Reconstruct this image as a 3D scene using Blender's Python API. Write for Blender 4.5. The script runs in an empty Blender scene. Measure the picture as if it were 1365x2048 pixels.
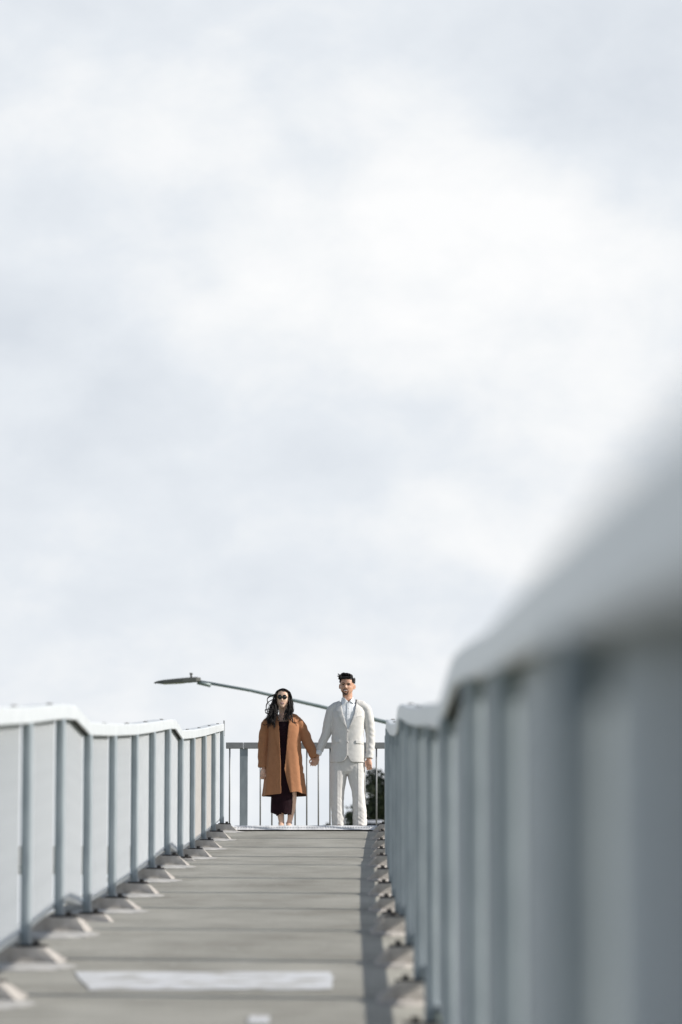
import bpy, bmesh, math, random
from mathutils import Vector, Matrix, noise
from mathutils.bvhtree import BVHTree

random.seed(7)
R = math.radians
scene = bpy.context.scene
C = scene.collection

# ---------------------------------------------------------------- camera
cam_d = bpy.data.cameras.new("camera")
cam = bpy.data.objects.new("camera", cam_d); C.objects.link(cam)
cam_d.sensor_fit = 'VERTICAL'; cam_d.sensor_height = 36.0; cam_d.lens = 135.0
cam_d.clip_start = 0.05; cam_d.clip_end = 20000
cam.location = (0, 0, 0)
cam.rotation_euler = (R(90 + 7.24), 0, 0)
cam_d.dof.use_dof = True; cam_d.dof.focus_distance = 43.6; cam_d.dof.aperture_fstop = 2.9
scene.camera = cam

# ---------------------------------------------------------------- sun direction (towards the sun)
SUN = Vector((1.0, -0.14, 0.56)).normalized()
sun_d = bpy.data.lights.new("sun", 'SUN'); sun_d.energy = 5.0; sun_d.angle = R(0.6); sun_d.color = (1.0, 0.95, 0.88)
sun = bpy.data.objects.new("sun", sun_d); C.objects.link(sun)
sun.rotation_euler = SUN.to_track_quat('Z', 'Y').to_euler()
sun.location = SUN * 50

# ---------------------------------------------------------------- sky: physical sky behind broken bright cloud
world = bpy.data.worlds.new("World"); scene.world = world; world.use_nodes = True
nt = world.node_tree; nt.nodes.clear()
def N(t, **kw):
    n = nt.nodes.new(t)
    for k, v in kw.items(): setattr(n, k, v)
    return n
def L(a, b): nt.links.new(a, b)
out = N('ShaderNodeOutputWorld'); bg = N('ShaderNodeBackground')
sky = N('ShaderNodeTexSky'); sky.sky_type = 'NISHITA'; sky.sun_disc = False
sky.sun_elevation = math.asin(SUN.z); sky.sun_rotation = math.atan2(SUN.x, SUN.y)
tc = N('ShaderNodeTexCoord')
SKY_STRENGTH = 0.10
def mp(scale, loc=(0, 0, 0)):
    m = N('ShaderNodeMapping'); m.inputs['Scale'].default_value = scale; m.inputs['Location'].default_value = loc
    L(tc.outputs['Generated'], m.inputs['Vector']); return m.outputs['Vector']
def nz(vec, scale, detail, rough, dist=0.0):
    n = N('ShaderNodeTexNoise'); n.inputs['Scale'].default_value = scale; n.inputs['Detail'].default_value = detail
    n.inputs['Roughness'].default_value = rough; n.inputs['Distortion'].default_value = dist
    L(vec, n.inputs['Vector']); return n.outputs['Fac']
def M(op, a, b=None, c=None):
    n = N('ShaderNodeMath', operation=op)
    for i, v in enumerate((a, b, c)):
        if v is None: continue
        if isinstance(v, (int, float)): n.inputs[i].default_value = v
        else: L(v, n.inputs[i])
    return n.outputs[0]
def lobe(direction, width, sx=1.0, sz=1.0):
    """soft bank of cloud centred on a compass direction (az, el in degrees)"""
    az, el = direction
    v = Vector((math.sin(R(az)) * math.cos(R(el)), math.cos(R(az)) * math.cos(R(el)), math.sin(R(el))))
    s = N('ShaderNodeVectorMath', operation='SUBTRACT'); L(tc.outputs['Generated'], s.inputs[0]); s.inputs[1].default_value = v
    m = N('ShaderNodeVectorMath', operation='MULTIPLY'); L(s.outputs[0], m.inputs[0]); m.inputs[1].default_value = (1 / sx, 1, 1 / sz)
    l = N('ShaderNodeVectorMath', operation='LENGTH'); L(m.outputs[0], l.inputs[0])
    q = M('DIVIDE', l.outputs['Value'], width); q = M('MULTIPLY', q, q)
    return M('POWER', 2.718, M('MULTIPLY', q, -1.0))
big = nz(mp((9, 9, 15), (2.3, 0.7, 1.1)), 1.0, 8, 0.52, 0.35)
fine = nz(mp((30, 30, 44), (0.4, 3.1, 7.7)), 1.0, 7, 0.55, 0.2)
f = M('ADD', M('MULTIPLY', M('SUBTRACT', big, 0.5), 1.25), M('MULTIPLY', M('SUBTRACT', fine, 0.5), 1.05))
f = M("ADD", f, 0.47)
for d, w, sx, sz, amt in (((1.6, 11.0), 0.050, 1.4, 0.75, 0.30), ((-3.2, 12.9), 0.035, 1.7, 0.7, 0.38),
                          ((4.0, 13.6), 0.034, 1.3, 0.7, -0.30), ((-0.4, 12.6), 0.014, 1.6, 0.6, -0.22), ((-3.2, 9.4), 0.03, 1.8, 0.5, -0.12),
                          ((3.0, 9.4), 0.022, 1.5, 0.6, 0.15), ((-1.6, 5.9), 0.04, 2.2, 0.26, -0.24), ((0.2, 6.9), 0.016, 1.9, 0.45, 0.20), ((3.2, 6.4), 0.02, 1.6, 0.5, 0.18),
                          ((0.6, 15.2), 0.04, 2.0, 0.35, -0.12), ((0, 4.2), 0.03, 5.0, 0.5, 0.14)):
    f = M('ADD', f, M('MULTIPLY', lobe(d, w, sx, sz), amt))
f = M('MINIMUM', M('MAXIMUM', f, 0.0), 1.0)
cr = N('ShaderNodeValToRGB'); L(f, cr.inputs['Fac'])
e = cr.color_ramp.elements
e[0].position = 0.0; e[0].color = (0.70, 0.748, 0.81, 1)
e[1].position = 1.0; e[1].color = (0.985, 0.99, 0.995, 1)
k = e.new(0.45); k.color = (0.80, 0.842, 0.892, 1)
k = e.new(0.75); k.color = (0.91, 0.93, 0.95, 1)
# cloud cover: closed towards the view, thinner and bluer overhead and behind
sep = N('ShaderNodeSeparateXYZ'); L(tc.outputs['Generated'], sep.inputs[0])
cov = N('ShaderNodeMapRange'); cov.interpolation_type = 'SMOOTHSTEP'
L(sep.outputs['Z'], cov.inputs['Value'])
cov.inputs['From Min'].default_value = 0.27; cov.inputs['From Max'].default_value = 0.60
cov.inputs['To Min'].default_value = 1.0; cov.inputs['To Max'].default_value = 0.15
cov2 = N('ShaderNodeMapRange'); cov2.interpolation_type = 'SMOOTHSTEP'
L(sep.outputs['Y'], cov2.inputs['Value'])
cov2.inputs['From Min'].default_value = 0.3; cov2.inputs['From Max'].default_value = 0.95
cov2.inputs['To Min'].default_value = 0.60; cov2.inputs['To Max'].default_value = 1.0
cover = M('MULTIPLY', cov.outputs['Result'], cov2.outputs['Result'])
skym = N('ShaderNodeMix'); skym.data_type = 'RGBA'
L(cover, skym.inputs['Factor'])
skys = N('ShaderNodeVectorMath', operation='SCALE'); L(sky.outputs[0], skys.inputs[0]); skys.inputs['Scale'].default_value = SKY_STRENGTH
L(skys.outputs[0], skym.inputs[6]); L(cr.outputs['Color'], skym.inputs[7])
L(skym.outputs[2], bg.inputs['Color']); bg.inputs['Strength'].default_value = 1.0
L(bg.outputs[0], out.inputs['Surface'])

scene.view_settings.view_transform = 'Standard'; scene.view_settings.look = 'None'
scene.view_settings.exposure = 0.0; scene.view_settings.gamma = 1.0
scene.render.engine = 'CYCLES'
scene.cycles.max_bounces = 6

# ================================================================ helpers
def mat(name, col, rough=0.6, col2=None, nscale=8.0, detail=5, bump=0.0, bscale=40.0, metal=0.0, spec=0.5, stretch=(1, 1, 1), lo=0.35, hi=0.65, sss=0.0, sheen=0.0):
    m = bpy.data.materials.new(name); m.use_nodes = True
    t = m.node_tree; b = t.nodes['Principled BSDF']
    b.inputs['Roughness'].default_value = rough; b.inputs['Metallic'].default_value = metal
    b.inputs['Specular IOR Level'].default_value = spec
    if sheen: b.inputs['Sheen Weight'].default_value = sheen
    if sss:
        b.inputs['Subsurface Weight'].default_value = sss; b.inputs['Subsurface Radius'].default_value = (0.012, 0.005, 0.003); b.inputs['Subsurface Scale'].default_value = 1.0
    co = t.nodes.new('ShaderNodeTexCoord'); mpn = t.nodes.new('ShaderNodeMapping'); mpn.inputs['Scale'].default_value = stretch
    t.links.new(co.outputs['Object'], mpn.inputs[0])
    if col2 is None: col2 = tuple(c * 0.8 for c in col)
    n = t.nodes.new('ShaderNodeTexNoise'); n.inputs['Scale'].default_value = nscale; n.inputs['Detail'].default_value = detail
    t.links.new(mpn.outputs[0], n.inputs['Vector'])
    r = t.nodes.new('ShaderNodeValToRGB'); r.color_ramp.elements[0].position = lo; r.color_ramp.elements[1].position = hi
    r.color_ramp.elements[0].color = (*col2, 1); r.color_ramp.elements[1].color = (*col, 1)
    t.links.new(n.outputs['Fac'], r.inputs[0]); t.links.new(r.outputs[0], b.inputs['Base Color'])
    if bump:
        n2 = t.nodes.new('ShaderNodeTexNoise'); n2.inputs['Scale'].default_value = bscale; n2.inputs['Detail'].default_value = 4
        t.links.new(mpn.outputs[0], n2.inputs['Vector'])
        bp = t.nodes.new('ShaderNodeBump'); bp.inputs['Strength'].default_value = bump; bp.inputs['Distance'].default_value = 0.01
        t.links.new(n2.outputs['Fac'], bp.inputs['Height']); t.links.new(bp.outputs[0], b.inputs['Normal'])
    return m

def link(o, parent=None):
    C.objects.link(o)
    if parent is not None: o.parent = parent
    return o
def tag(o, label=None, cat=None, group=None, kind=None):
    if label: o['label'] = label
    if cat: o['category'] = cat
    if group: o['group'] = group
    if kind: o['kind'] = kind
    return o
def empty(name, loc, label, cat, group=None):
    o = bpy.data.objects.new(name, None); o.empty_display_size = 0.2
    o.location = loc; link(o); return tag(o, label, cat, group)
def build(name, bm, m, parent=None, smooth=False, bevel=0.0, inv=None):
    """link a bmesh given in world coordinates as one object; a part is stored relative to its thing"""
    bmesh.ops.recalc_face_normals(bm, faces=bm.faces)
    me = bpy.data.meshes.new(name)
    if parent is not None:
        off = Vector((0, 0, 0)); p = parent
        while p is not None: off += p.location; p = p.parent
        bmesh.ops.translate(bm, verts=bm.verts, vec=-off)
    bm.to_mesh(me); bm.free()
    if isinstance(m, (list, tuple)):
        for q in m: me.materials.append(q)
    else: me.materials.append(m)
    if smooth:
        for p in me.polygons: p.use_smooth = True
    o = bpy.data.objects.new(name, me); link(o, parent)
    if bevel:
        b = o.modifiers.new('bevel', 'BEVEL'); b.width = bevel; b.segments = 2; b.limit_method = 'ANGLE'; b.angle_limit = R(40)
    return o
def box(bm, x0, x1, y0, y1, z0, z1):
    v = [bm.verts.new(p) for p in ((x0, y0, z0), (x1, y0, z0), (x1, y1, z0), (x0, y1, z0), (x0, y0, z1), (x1, y0, z1), (x1, y1, z1), (x0, y1, z1))]
    for q in ((0, 3, 2, 1), (4, 5, 6, 7), (0, 1, 5, 4), (1, 2, 6, 5), (2, 3, 7, 6), (3, 0, 4, 7)): bm.faces.new([v[i] for i in q])
    return v
def loft(bm, rings, cap=True, closed=True, mi=0):
    vs = [[bm.verts.new(p) for p in r] for r in rings]
    n = len(vs[0])
    for a, b in zip(vs, vs[1:]):
        for i in range(n if closed else n - 1):
            j = (i + 1) % n
            try: bm.faces.new((a[i], a[j], b[j], b[i])).material_index = mi
            except ValueError: pass
    if cap and closed:
        bm.faces.new(list(reversed(vs[0]))).material_index = mi; bm.faces.new(vs[-1]).material_index = mi
    return vs
def tube(bm, pts, radii, n=8, cap=True, flat=1.0):
    pts = [Vector(p) for p in pts]
    if isinstance(radii, (int, float)): radii = [radii] * len(pts)
    rings = []; ref = None
    for i, p in enumerate(pts):
        d = (pts[min(i + 1, len(pts) - 1)] - pts[max(i - 1, 0)]).normalized()
        if ref is None:
            ref = Vector((0, 1, 0)) if abs(d.y) < 0.9 else Vector((1, 0, 0))
        u = (ref - d * ref.dot(d)).normalized(); w = d.cross(u); ref = u
        rings.append([p + (u * math.cos(2 * math.pi * k / n) * flat + w * math.sin(2 * math.pi * k / n)) * radii[i] for k in range(n)])
    return loft(bm, rings, cap)
def ball(bm, c, r, seg=12):
    c = Vector(c)
    if isinstance(r, (int, float)): r = (r, r, r)
    g = bmesh.ops.create_uvsphere(bm, u_segments=seg, v_segments=max(6, seg // 2), radius=1)
    for v in g['verts']: v.co = Vector((v.co.x * r[0], v.co.y * r[1], v.co.z * r[2])) + c
def interp(tab, x):
    if x >= tab[0][0]: return tab[0][1]
    for (a, va), (b, vb) in zip(tab, tab[1:]):
        if b <= x <= a: return vb + (va - vb) * (x - b) / (a - b)
    return tab[-1][1]

# ================================================================ materials
steel = mat('galvanised_steel', (0.35, 0.40, 0.43), 0.52, (0.27, 0.315, 0.345), 14, 6, 0.05, 30, metal=0.15, stretch=(1, 1, 0.35))
steel_rail = mat('galvanised_rail_steel', (0.68, 0.715, 0.73), 0.38, (0.60, 0.635, 0.655), 6, 6, 0.04, 30, metal=0.15)
steel_bar = mat('galvanised_bar_steel', (0.58, 0.61, 0.64), 0.55, (0.54, 0.57, 0.60), 9, 4, metal=0.1)
steel_bar_warm = mat('reflection_tinted_bar_steel', (0.55, 0.53, 0.51), 0.55, (0.51, 0.49, 0.47), 9, 4)  # beige reflection on two left bays, put into the bar colour
steel_dark = mat('dull_fence_steel', (0.30, 0.31, 0.315), 0.5, (0.25, 0.26, 0.265), 10, 6, 0.05, 30, metal=0.2)
plate_dark = mat('rusty_base_plate', (0.085, 0.075, 0.07), 0.7, (0.05, 0.045, 0.04), 30, 4)
plinth_m = mat('rough_plinth_concrete', (0.55, 0.515, 0.475), 0.9, (0.30, 0.27, 0.24), 11, 8, 0.6, 70, lo=0.3, hi=0.62)
mortar_m = mat('pale_mortar', (0.60, 0.585, 0.555), 0.9, (0.40, 0.385, 0.355), 8, 6, 0.3, 60)
paint_m = mat('worn_white_paint', (0.74, 0.745, 0.75), 0.75, (0.45, 0.435, 0.39), 7, 10, stretch=(1, 1.6, 1), lo=0.36, hi=0.48)
beam_m = mat('deck_edge_concrete', (0.36, 0.35, 0.33), 0.9, (0.27, 0.26, 0.245), 3, 8, 0.3, 40)
rail_shade_m = mat('black_rail_shade', (0.03, 0.028, 0.027), 0.9, (0.02, 0.019, 0.018), 10, 3)
tread_m = mat('bright_tread_plate', (0.86, 0.86, 0.87), 0.45, (0.62, 0.63, 0.65), 22, 2, 0.2, 40, stretch=(1, 0.2, 0.2))
asphalt_m = mat('asphalt', (0.055, 0.055, 0.057), 0.9, (0.04, 0.04, 0.042), 30, 6, 0.3, 80)
ground_m = mat('dry_grass_ground', (0.20, 0.22, 0.13), 1.0, (0.12, 0.15, 0.075), 0.4, 10, 0.4, 3)

# deck concrete: broom-finished across the path, blotchy with age
def deck_material():
    m = bpy.data.materials.new('broomed_deck_concrete'); m.use_nodes = True
    t = m.node_tree; b = t.nodes['Principled BSDF']; b.inputs['Roughness'].default_value = 0.88; b.inputs['Specular IOR Level'].default_value = 0.35
    co = t.nodes.new('ShaderNodeTexCoord')
    def tex(scale, s, det, ro=0.55):
        mm = t.nodes.new('ShaderNodeMapping'); mm.inputs['Scale'].default_value = s; t.links.new(co.outputs['Object'], mm.inputs[0])
        n = t.nodes.new('ShaderNodeTexNoise'); n.inputs['Scale'].default_value = scale; n.inputs['Detail'].default_value = det; n.inputs['Roughness'].default_value = ro
        t.links.new(mm.outputs[0], n.inputs['Vector']); return n.outputs['Fac']
    blot = tex(1.0, (1.6, 0.9, 1), 8, 0.6); streak = tex(1.0, (1.2, 14, 1), 6, 0.6); grit = tex(1.0, (120, 60, 60), 3, 0.6); speck = tex(1.0, (22, 9, 9), 2, 0.5)
    def ma(op, a, bb):
        n = t.nodes.new('ShaderNodeMath'); n.operation = op
        for i, v in enumerate((a, bb)):
            if isinstance(v, (int, float)): n.inputs[i].default_value = v
            else: t.links.new(v, n.inputs[i])
        return n.outputs[0]
    s = ma('ADD', ma('MULTIPLY', blot, 0.5), ma('ADD', ma('MULTIPLY', streak, 0.4), ma('MULTIPLY', grit, 0.32)))
    r = t.nodes.new('ShaderNodeValToRGB'); t.links.new(s, r.inputs[0])
    r.color_ramp.elements[0].position = 0.42; r.color_ramp.elements[0].color = (0.205, 0.193, 0.160, 1)
    r.color_ramp.elements[1].position = 0.70; r.color_ramp.elements[1].color = (0.445, 0.43, 0.378, 1)
    sp = t.nodes.new('ShaderNodeValToRGB'); t.links.new(speck, sp.inputs[0])
    sp.color_ramp.elements[0].position = 0.70; sp.color_ramp.elements[0].color = (0, 0, 0, 1)
    sp.color_ramp.elements[1].position = 0.76; sp.color_ramp.elements[1].color = (1, 1, 1, 1)
    mx = t.nodes.new('ShaderNodeMix'); mx.data_type = 'RGBA'
    t.links.new(ma('MULTIPLY', sp.outputs[0], 0.55), mx.inputs['Factor'])
    t.links.new(r.outputs[0], mx.inputs[6]); mx.inputs[7].default_value = (0.62, 0.61, 0.58, 1)
    t.links.new(mx.outputs[2], b.inputs['Base Color'])
    bp = t.nodes.new('ShaderNodeBump'); bp.inputs['Strength'].default_value = 0.5; bp.inputs['Distance'].default_value = 0.004
    t.links.new(tex(1.0, (3, 90, 3), 3), bp.inputs['Height']); t.links.new(bp.outputs[0], b.inputs['Normal'])
    return m
deck_m = deck_material()

# ================================================================ ramp geometry: heights and plan of the bridge
PITCH = 2.26
def D(i): return 43.0 - PITCH * i
UNDER = [(43.4, 3.02), (43.0, 2.993), (40.74, 2.812), (38.48, 2.628), (36.22, 2.452), (33.96, 2.289), (32.68, 2.289), (31.70, 2.221),
         (29.44, 2.038), (27.18, 1.863), (24.92, 1.701), (22.66, 1.550), (21.40, 1.550), (20.40, 1.483), (18.14, 1.298), (15.88, 1.125),
         (13.62, 0.965), (11.75, 0.825), (10.10, 0.825), (9.10, 0.755), (6.84, 0.578), (4.58, 0.412), (2.32, 0.229), (1.75, 0.184), (0.06, 0.035), (-1.2, 0.01), (-2.2, -0.07), (-5.0, -0.29)]
def under(d): return interp(UNDER, d)          # height of the underside of the handrail
def deck_z(d): return under(d) - 1.122
XL = [(46, -1.28), (43, -1.308), (40.7, -1.325), (38.5, -1.347), (36.2, -1.374), (33.96, -1.392), (31.7, -1.404), (29.4, -1.421), (27.2, -1.434), (24.9, -1.456), (22.7, -1.468), (20.4, -1.466), (18, -1.457), (0, -1.46), (-5, -1.46)]
XR = [(46, 0.53), (43, 0.505), (38, 0.43), (32, 0.37), (27, 0.335), (20, 0.305), (10, 0.288), (7, 0.255), (4.5, 0.207), (3, 0.165), (1.75, 0.14), (0, 0.10), (-5, 0.0)]
def xl(d): return interp(XL, d)                # inner faces of the posts
def xr(d): return interp(XR, d)
NPOST = 21
Y_END = -4.2

# ---- deck, one slab per bay with open joints
bm = bmesh.new()
JOFF = 0.30
edges = [43.0] + [D(i) - JOFF for i in range(0, NPOST)] + [Y_END]
for a, b in zip(edges, edges[1:]):
    a2, b2 = (a - 0.002 if a < 43.0 else a), b + 0.002
    ds = sorted(set([a2, b2] + [u[0] for u in UNDER if b2 < u[0] < a2] + [b2 + (a2 - b2) * k / 6 for k in range(1, 6)]), reverse=True)
    rings = []
    for d in ds:
        z = deck_z(d); x0, x1 = xl(d) - 0.38, xr(d) + 0.045
        e = 0.003 if d in (a2, b2) else 0.0     # slightly rounded arris at the joints
        rings.append([(x0, d, z - e), (x1, d, z - e), (x1, d, z - 0.22), (x0, d, z - 0.22)])
        if e and d == a2: rings.append([(x0, d - 0.008, z), (x1, d - 0.008, z), (x1, d - 0.008, z - 0.22), (x0, d - 0.008, z - 0.22)])
        if e and d == b2: rings.insert(-1, [(x0, d + 0.008, z), (x1, d + 0.008, z), (x1, d + 0.008, z - 0.22), (x0, d + 0.008, z - 0.22)])
    loft(bm, rings)
tag(build('ramp_path', bm, deck_m), kind='structure')
# ---- beams under the slabs and their piers
bm = bmesh.new()
rings = []
for d, _ in UNDER:
    if d < Y_END: continue
    z = deck_z(d) - 0.235; rings.append([(xl(d) + 0.25, d, z), (xr(d) - 0.25, d, z), (xr(d) - 0.4, d, z - 0.45), (xl(d) + 0.4, d, z - 0.45)])
loft(bm, rings)
for d in (33.3, 22.0, 10.7, -0.6):
    z = deck_z(d) - 0.68; c = (xl(d) + xr(d)) / 2; box(bm, c - 0.3, c + 0.3, d - 0.3, d + 0.3, -5.1, z)
tag(build('ramp_girder', bm, beam_m), kind='structure')
# ---- top platform
PZ = 1.897
bm = bmesh.new(); box(bm, -1.75, 1.15, 43.02, 46.2, PZ - 0.30, PZ); box(bm, -0.8, 0.2, 44.2, 45.2, -5.1, PZ - 0.30)
tag(build('platform', bm, deck_m), kind='structure')
bm = bmesh.new()
x0, x1 = xl(43) + 0.12, xr(43) - 0.10
loft(bm, [[(x, 42.93, 1.882), (x, 42.99, 1.932), (x, 43.20, 1.936), (x, 43.36, PZ + 0.004), (x, 42.97, 1.878)] for x in [x0 + (x1 - x0) * k / 24 for k in range(25)]])
for k in range(52):                              # raised grip dots along the plate's sloping nose
    x = x0 + 0.02 + (x1 - x0 - 0.04) * k / 51
    ball(bm, (x, 42.955, 1.908), (0.011, 0.006, 0.010), 6)
tag(build('edge_plate', bm, tread_m), 'bright studded metal tread plate across the top edge of the ramp', 'tread plate')
# ---- white paint on the deck
def paint(name, quad, label):
    bm = bmesh.new(); n = 14
    top, bot = quad
    for ring_k in range(1):
        vs = []
        for k in range(n + 1):
            t = k / n
            a = Vector((top[0][0] + (top[1][0] - top[0][0]) * t, top[0][1], 0)); b = Vector((bot[0][0] + (bot[1][0] - bot[0][0]) * t, bot[0][1], 0))
            col = []
            for j in range(7):
                p = a.lerp(b, j / 6); p.x += 0.012 * noise.noise((p.x * 9, p.y * 9, 2)) ; p.y += 0.03 * noise.noise((p.x * 7, 5, 1)) if j in (0, 6) else 0
                col.append(bm.verts.new((p.x, p.y, deck_z(p.y) + 0.004)))
            vs.append(col)
        for a, b in zip(vs, vs[1:]):
            for j in range(6): bm.faces.new((a[j], b[j], b[j + 1], a[j + 1]))
    return tag(build(name, bm, paint_m), kind='structure')
paint('painted_stripe', (((-1.20, 17.42), (-0.04, 17.42)), ((-1.06, 16.35), (-0.035, 16.35))), '')
paint('painted_patch', (((-0.35, 14.95), (-0.28, 14.95)), ((-0.35, 14.55), (-0.27, 14.55))), '')

# ================================================================ railings
ORD = ['nearest the far platform', 'second from the far platform', 'third from the far platform', 'fourth from the far platform', 'fifth from the far platform', 'sixth from the far platform', 'seventh from the far platform', 'eighth from the far platform', 'ninth from the far platform', 'tenth from the far platform', 'eleventh from the far platform', 'twelfth from the far platform', 'thirteenth from the far platform', 'fourteenth from the far platform']
def railing(side, label):
    s = -1 if side == 'left' else 1
    xf = xl if side == 'left' else xr
    root = empty('railing', (xf(20), 20, deck_z(20)), label, 'railing', 'steel railings along the ramp')
    # handrail: deep bent steel channel, inner face just proud of the posts
    bm = bmesh.new(); rings = []
    for d, u in UNDER:
        if d > 43.3: d = 43.22; u = under(d)
        if d < Y_END: continue
        i = xf(d) + s * 0.006; o = xf(d) + s * 0.135; H = 0.078
        rings.append([(i, d, u + 0.002), (i + s * 0.010, d, u - 0.004), (i + s * 0.012, d, u + 0.066), (o - s * 0.012, d, u + 0.066), (o - s * 0.010, d, u - 0.004), (o, d, u + 0.002), (o, d, u + H), (i + s * 0.008, d, u + H), (i, d, u + H - 0.008)])
    loft(bm, rings)
    build('top_rail', bm, steel_rail, root)
    bm = bmesh.new(); rings = []                 # black strip in the channel hollow, shade under the handrail put into its colour
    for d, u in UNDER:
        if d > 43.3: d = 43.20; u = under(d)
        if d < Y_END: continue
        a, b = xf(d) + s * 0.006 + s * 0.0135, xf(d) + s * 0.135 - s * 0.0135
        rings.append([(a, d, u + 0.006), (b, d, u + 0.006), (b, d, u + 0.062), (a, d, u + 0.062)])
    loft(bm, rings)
    build('rail_shade', bm, rail_shade_m, root)
    for i in range(NPOST):                       # bolt heads on the handrail
        d = D(i) - 0.35
        if d < Y_END: continue
        bm = bmesh.new(); x = xf(d) + s * 0.06; tube(bm, [(x, d, under(d) + 0.076), (x, d, under(d) + 0.084)], 0.016, 8)
        build('fixing_bolt', bm, plate_dark, root)
    # bottom rail
    bm = bmesh.new(); rings = []
    for d, u in UNDER:
        if d > 43.3: d = 43.1; u = under(d)
        if d < Y_END: continue
        a, b = xf(d) + s * 0.047, xf(d) + s * 0.11; z = u - 1.005
        rings.append([(a, d, z), (b, d, z), (b, d, z + 0.026), (a, d, z + 0.026)])
    loft(bm, rings)
    build('bottom_rail', bm, steel_rail, root)
    # posts
    near = {} if s < 0 else {15: 8.6, 16: 6.1, 17: 3.05, 18: 0.7, 19: -1.5, 20: -3.6}   # wider bays at the foot of the right side
    for i in range(NPOST):
        d = near.get(i, D(i))
        if d < Y_END: break
        bm = bmesh.new(); a, b = sorted((xf(d), xf(d) + s * 0.046))
        box(bm, a, b, d - 0.055, d + 0.055, under(d) - 1.052, under(d) + 0.004)
        build('post', bm, steel, root, bevel=0.011)
    if s < 0:
        bm = bmesh.new(); box(bm, xl(43.2) - 0.0155, xl(43.2) - 0.004, 43.10, 43.26, 2.95, 3.115)
        build('end_plate', bm, steel_dark, root)
    if s > 0:                                    # added sheet behind the foot bay's bars, blocking sun and sky to darken them
        bm = bmesh.new(); rings = []
        for d in (2.98, 1.75, 0.06, -1.2, -2.2, -4.1):
            a, b = xf(d) + 0.078, xf(d) + 0.084
            rings.append([(a, d, under(d) - 0.95), (b, d, under(d) - 0.95), (b, d, under(d) - 0.004), (a, d, under(d) - 0.004)])
        loft(bm, rings); build('light_block_sheet', bm, steel_dark, root)
    # upright bars
    bars = []
    for i in range(-1, NPOST):
        n = 18
        for k in range(1, n):
            d = D(i) - PITCH * k / n
            if d > 42.95 or d < Y_END: continue
            bars.append((d, i))
    keep = [b for b in bars if b[0] > (14.0 if s < 0 else 1.5)]
    keep = sorted(keep, key=lambda q: q[0])[:100]
    proto = {}; BR = 0.0068 if s < 0 else 0.0125
    rest = bmesh.new()
    for d, i in bars:
        x = xf(d) + s * (0.054 if s < 0 else 0.060); z0 = under(d) - 0.985; z1 = under(d) + 0.006
        warm = s < 0 and i in (1, 2)
        if (d, i) in keep:
            if warm not in proto:
                bm = bmesh.new(); tube(bm, [(0, 0, 0), (0, 0, z1 - z0)], BR, 10, cap=False)
                bmesh.ops.recalc_face_normals(bm, faces=bm.faces)
                me = bpy.data.meshes.new('baluster'); bm.to_mesh(me); bm.free()
                for p in me.polygons: p.use_smooth = len(p.vertices) == 4
                me.materials.append(steel_bar_warm if warm else steel_bar); proto[warm] = me
            o = bpy.data.objects.new('baluster', proto[warm]); link(o, root)
            o.location = Vector((x, d, z0)) - root.location
        else:
            v = tube(rest, [(x, d, z0), (x, d, z1)], BR, 10)
            if warm:
                for ring in v:
                    for q in ring:
                        for f_ in q.link_faces: f_.material_index = 1
    o = build('balusters', rest, [steel_bar, steel_bar_warm], root); o['kind'] = 'stuff'
    return root
railing('left', 'left grey steel railing with pale handrail stepping down in three flights, left of the couple')
railing('right', 'right grey steel railing looming out of focus close to the viewer')

# ================================================================ concrete post footings
def plinth(i, side):
    s = -1 if side == 'left' else 1
    d = D(i); x = (xl if s < 0 else xr)(d); z = deck_z(d)
    nm = 'concrete post footing under the left railing, ' if s < 0 else 'concrete post footing under the right railing, '
    root = empty('post_footing', (x, d, z), nm + ORD[i], 'footing', 'concrete footings under the railing posts')
    rnd = random.Random(i * 7 + s)
    h = 0.070; jf = lambda: rnd.uniform(-0.011, 0.011)
    xi_t, xi_b, xo = x - s * (0.085 + jf()), x - s * (0.155 + jf()), x + s * (0.20 if s < 0 else 0.065)
    yf, yb = d - 0.27, d + 0.20
    bm = bmesh.new()
    rings = []
    for t in (0, 0.3, 0.65, 1.0):                      # front to back in three slices so that the faces stay lumpy
        y = yf + (yb - yf) * t
        zb = deck_z(y) - 0.003; zt = z + h
        rings.append([(xi_b + jf() * .3, y, zb), (xi_t, y + (0.03 if t == 0 else 0), zt - 0.006 + jf() * 0.25), (xo, y + (0.03 if t == 0 else 0), zt), (xo, y, zb)])
    loft(bm, rings)
    build('concrete_block', bm, plinth_m, root, bevel=0.004)
    bm = bmesh.new()                             # pale mortar bed feathered out on the deck around the block
    n = 20; cx, cy = (xi_b + xo) / 2 + s * 0.0, d - 0.33
    rows = []
    for k, (fr, h_) in enumerate(((1.0, 0.002), (0.8, 0.010), (0.4, 0.016))):
        row = []
        for q in range(n):
            a = 2 * math.pi * q / n
            px = cx + math.cos(a) * (abs(xi_b - xo) / 2 + (0.07 if s < 0 else 0.0) + jf()) * fr; py = cy + math.sin(a) * ((0.31 if s < 0 else 0.14) + 2 * jf()) * fr
            row.append(bm.verts.new((px, py, deck_z(py) + h_)))
        rows.append(row)
    for ra, rb in zip(rows, rows[1:]):
        for q in range(n): bm.faces.new((ra[q], ra[(q + 1) % n], rb[(q + 1) % n], rb[q]))
    bm.faces.new(rows[-1])
    build('mortar_bed', bm, mortar_m if s < 0 else plinth_m, root)
    a, b = sorted((x - s * 0.075, x + s * 0.06))
    bm = bmesh.new(); box(bm, a, b, d - 0.15, d + 0.13, z + h + 0.001, z + h + 0.011)
    pl = build('base_plate', bm, plate_dark, root)
    bm = bmesh.new(); tube(bm, [(x - s * 0.035, d - 0.115, z + h + 0.009), (x - s * 0.035, d - 0.115, z + h + 0.03)], 0.017, 6)
    build('anchor_bolt', bm, plate_dark, pl)
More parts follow.
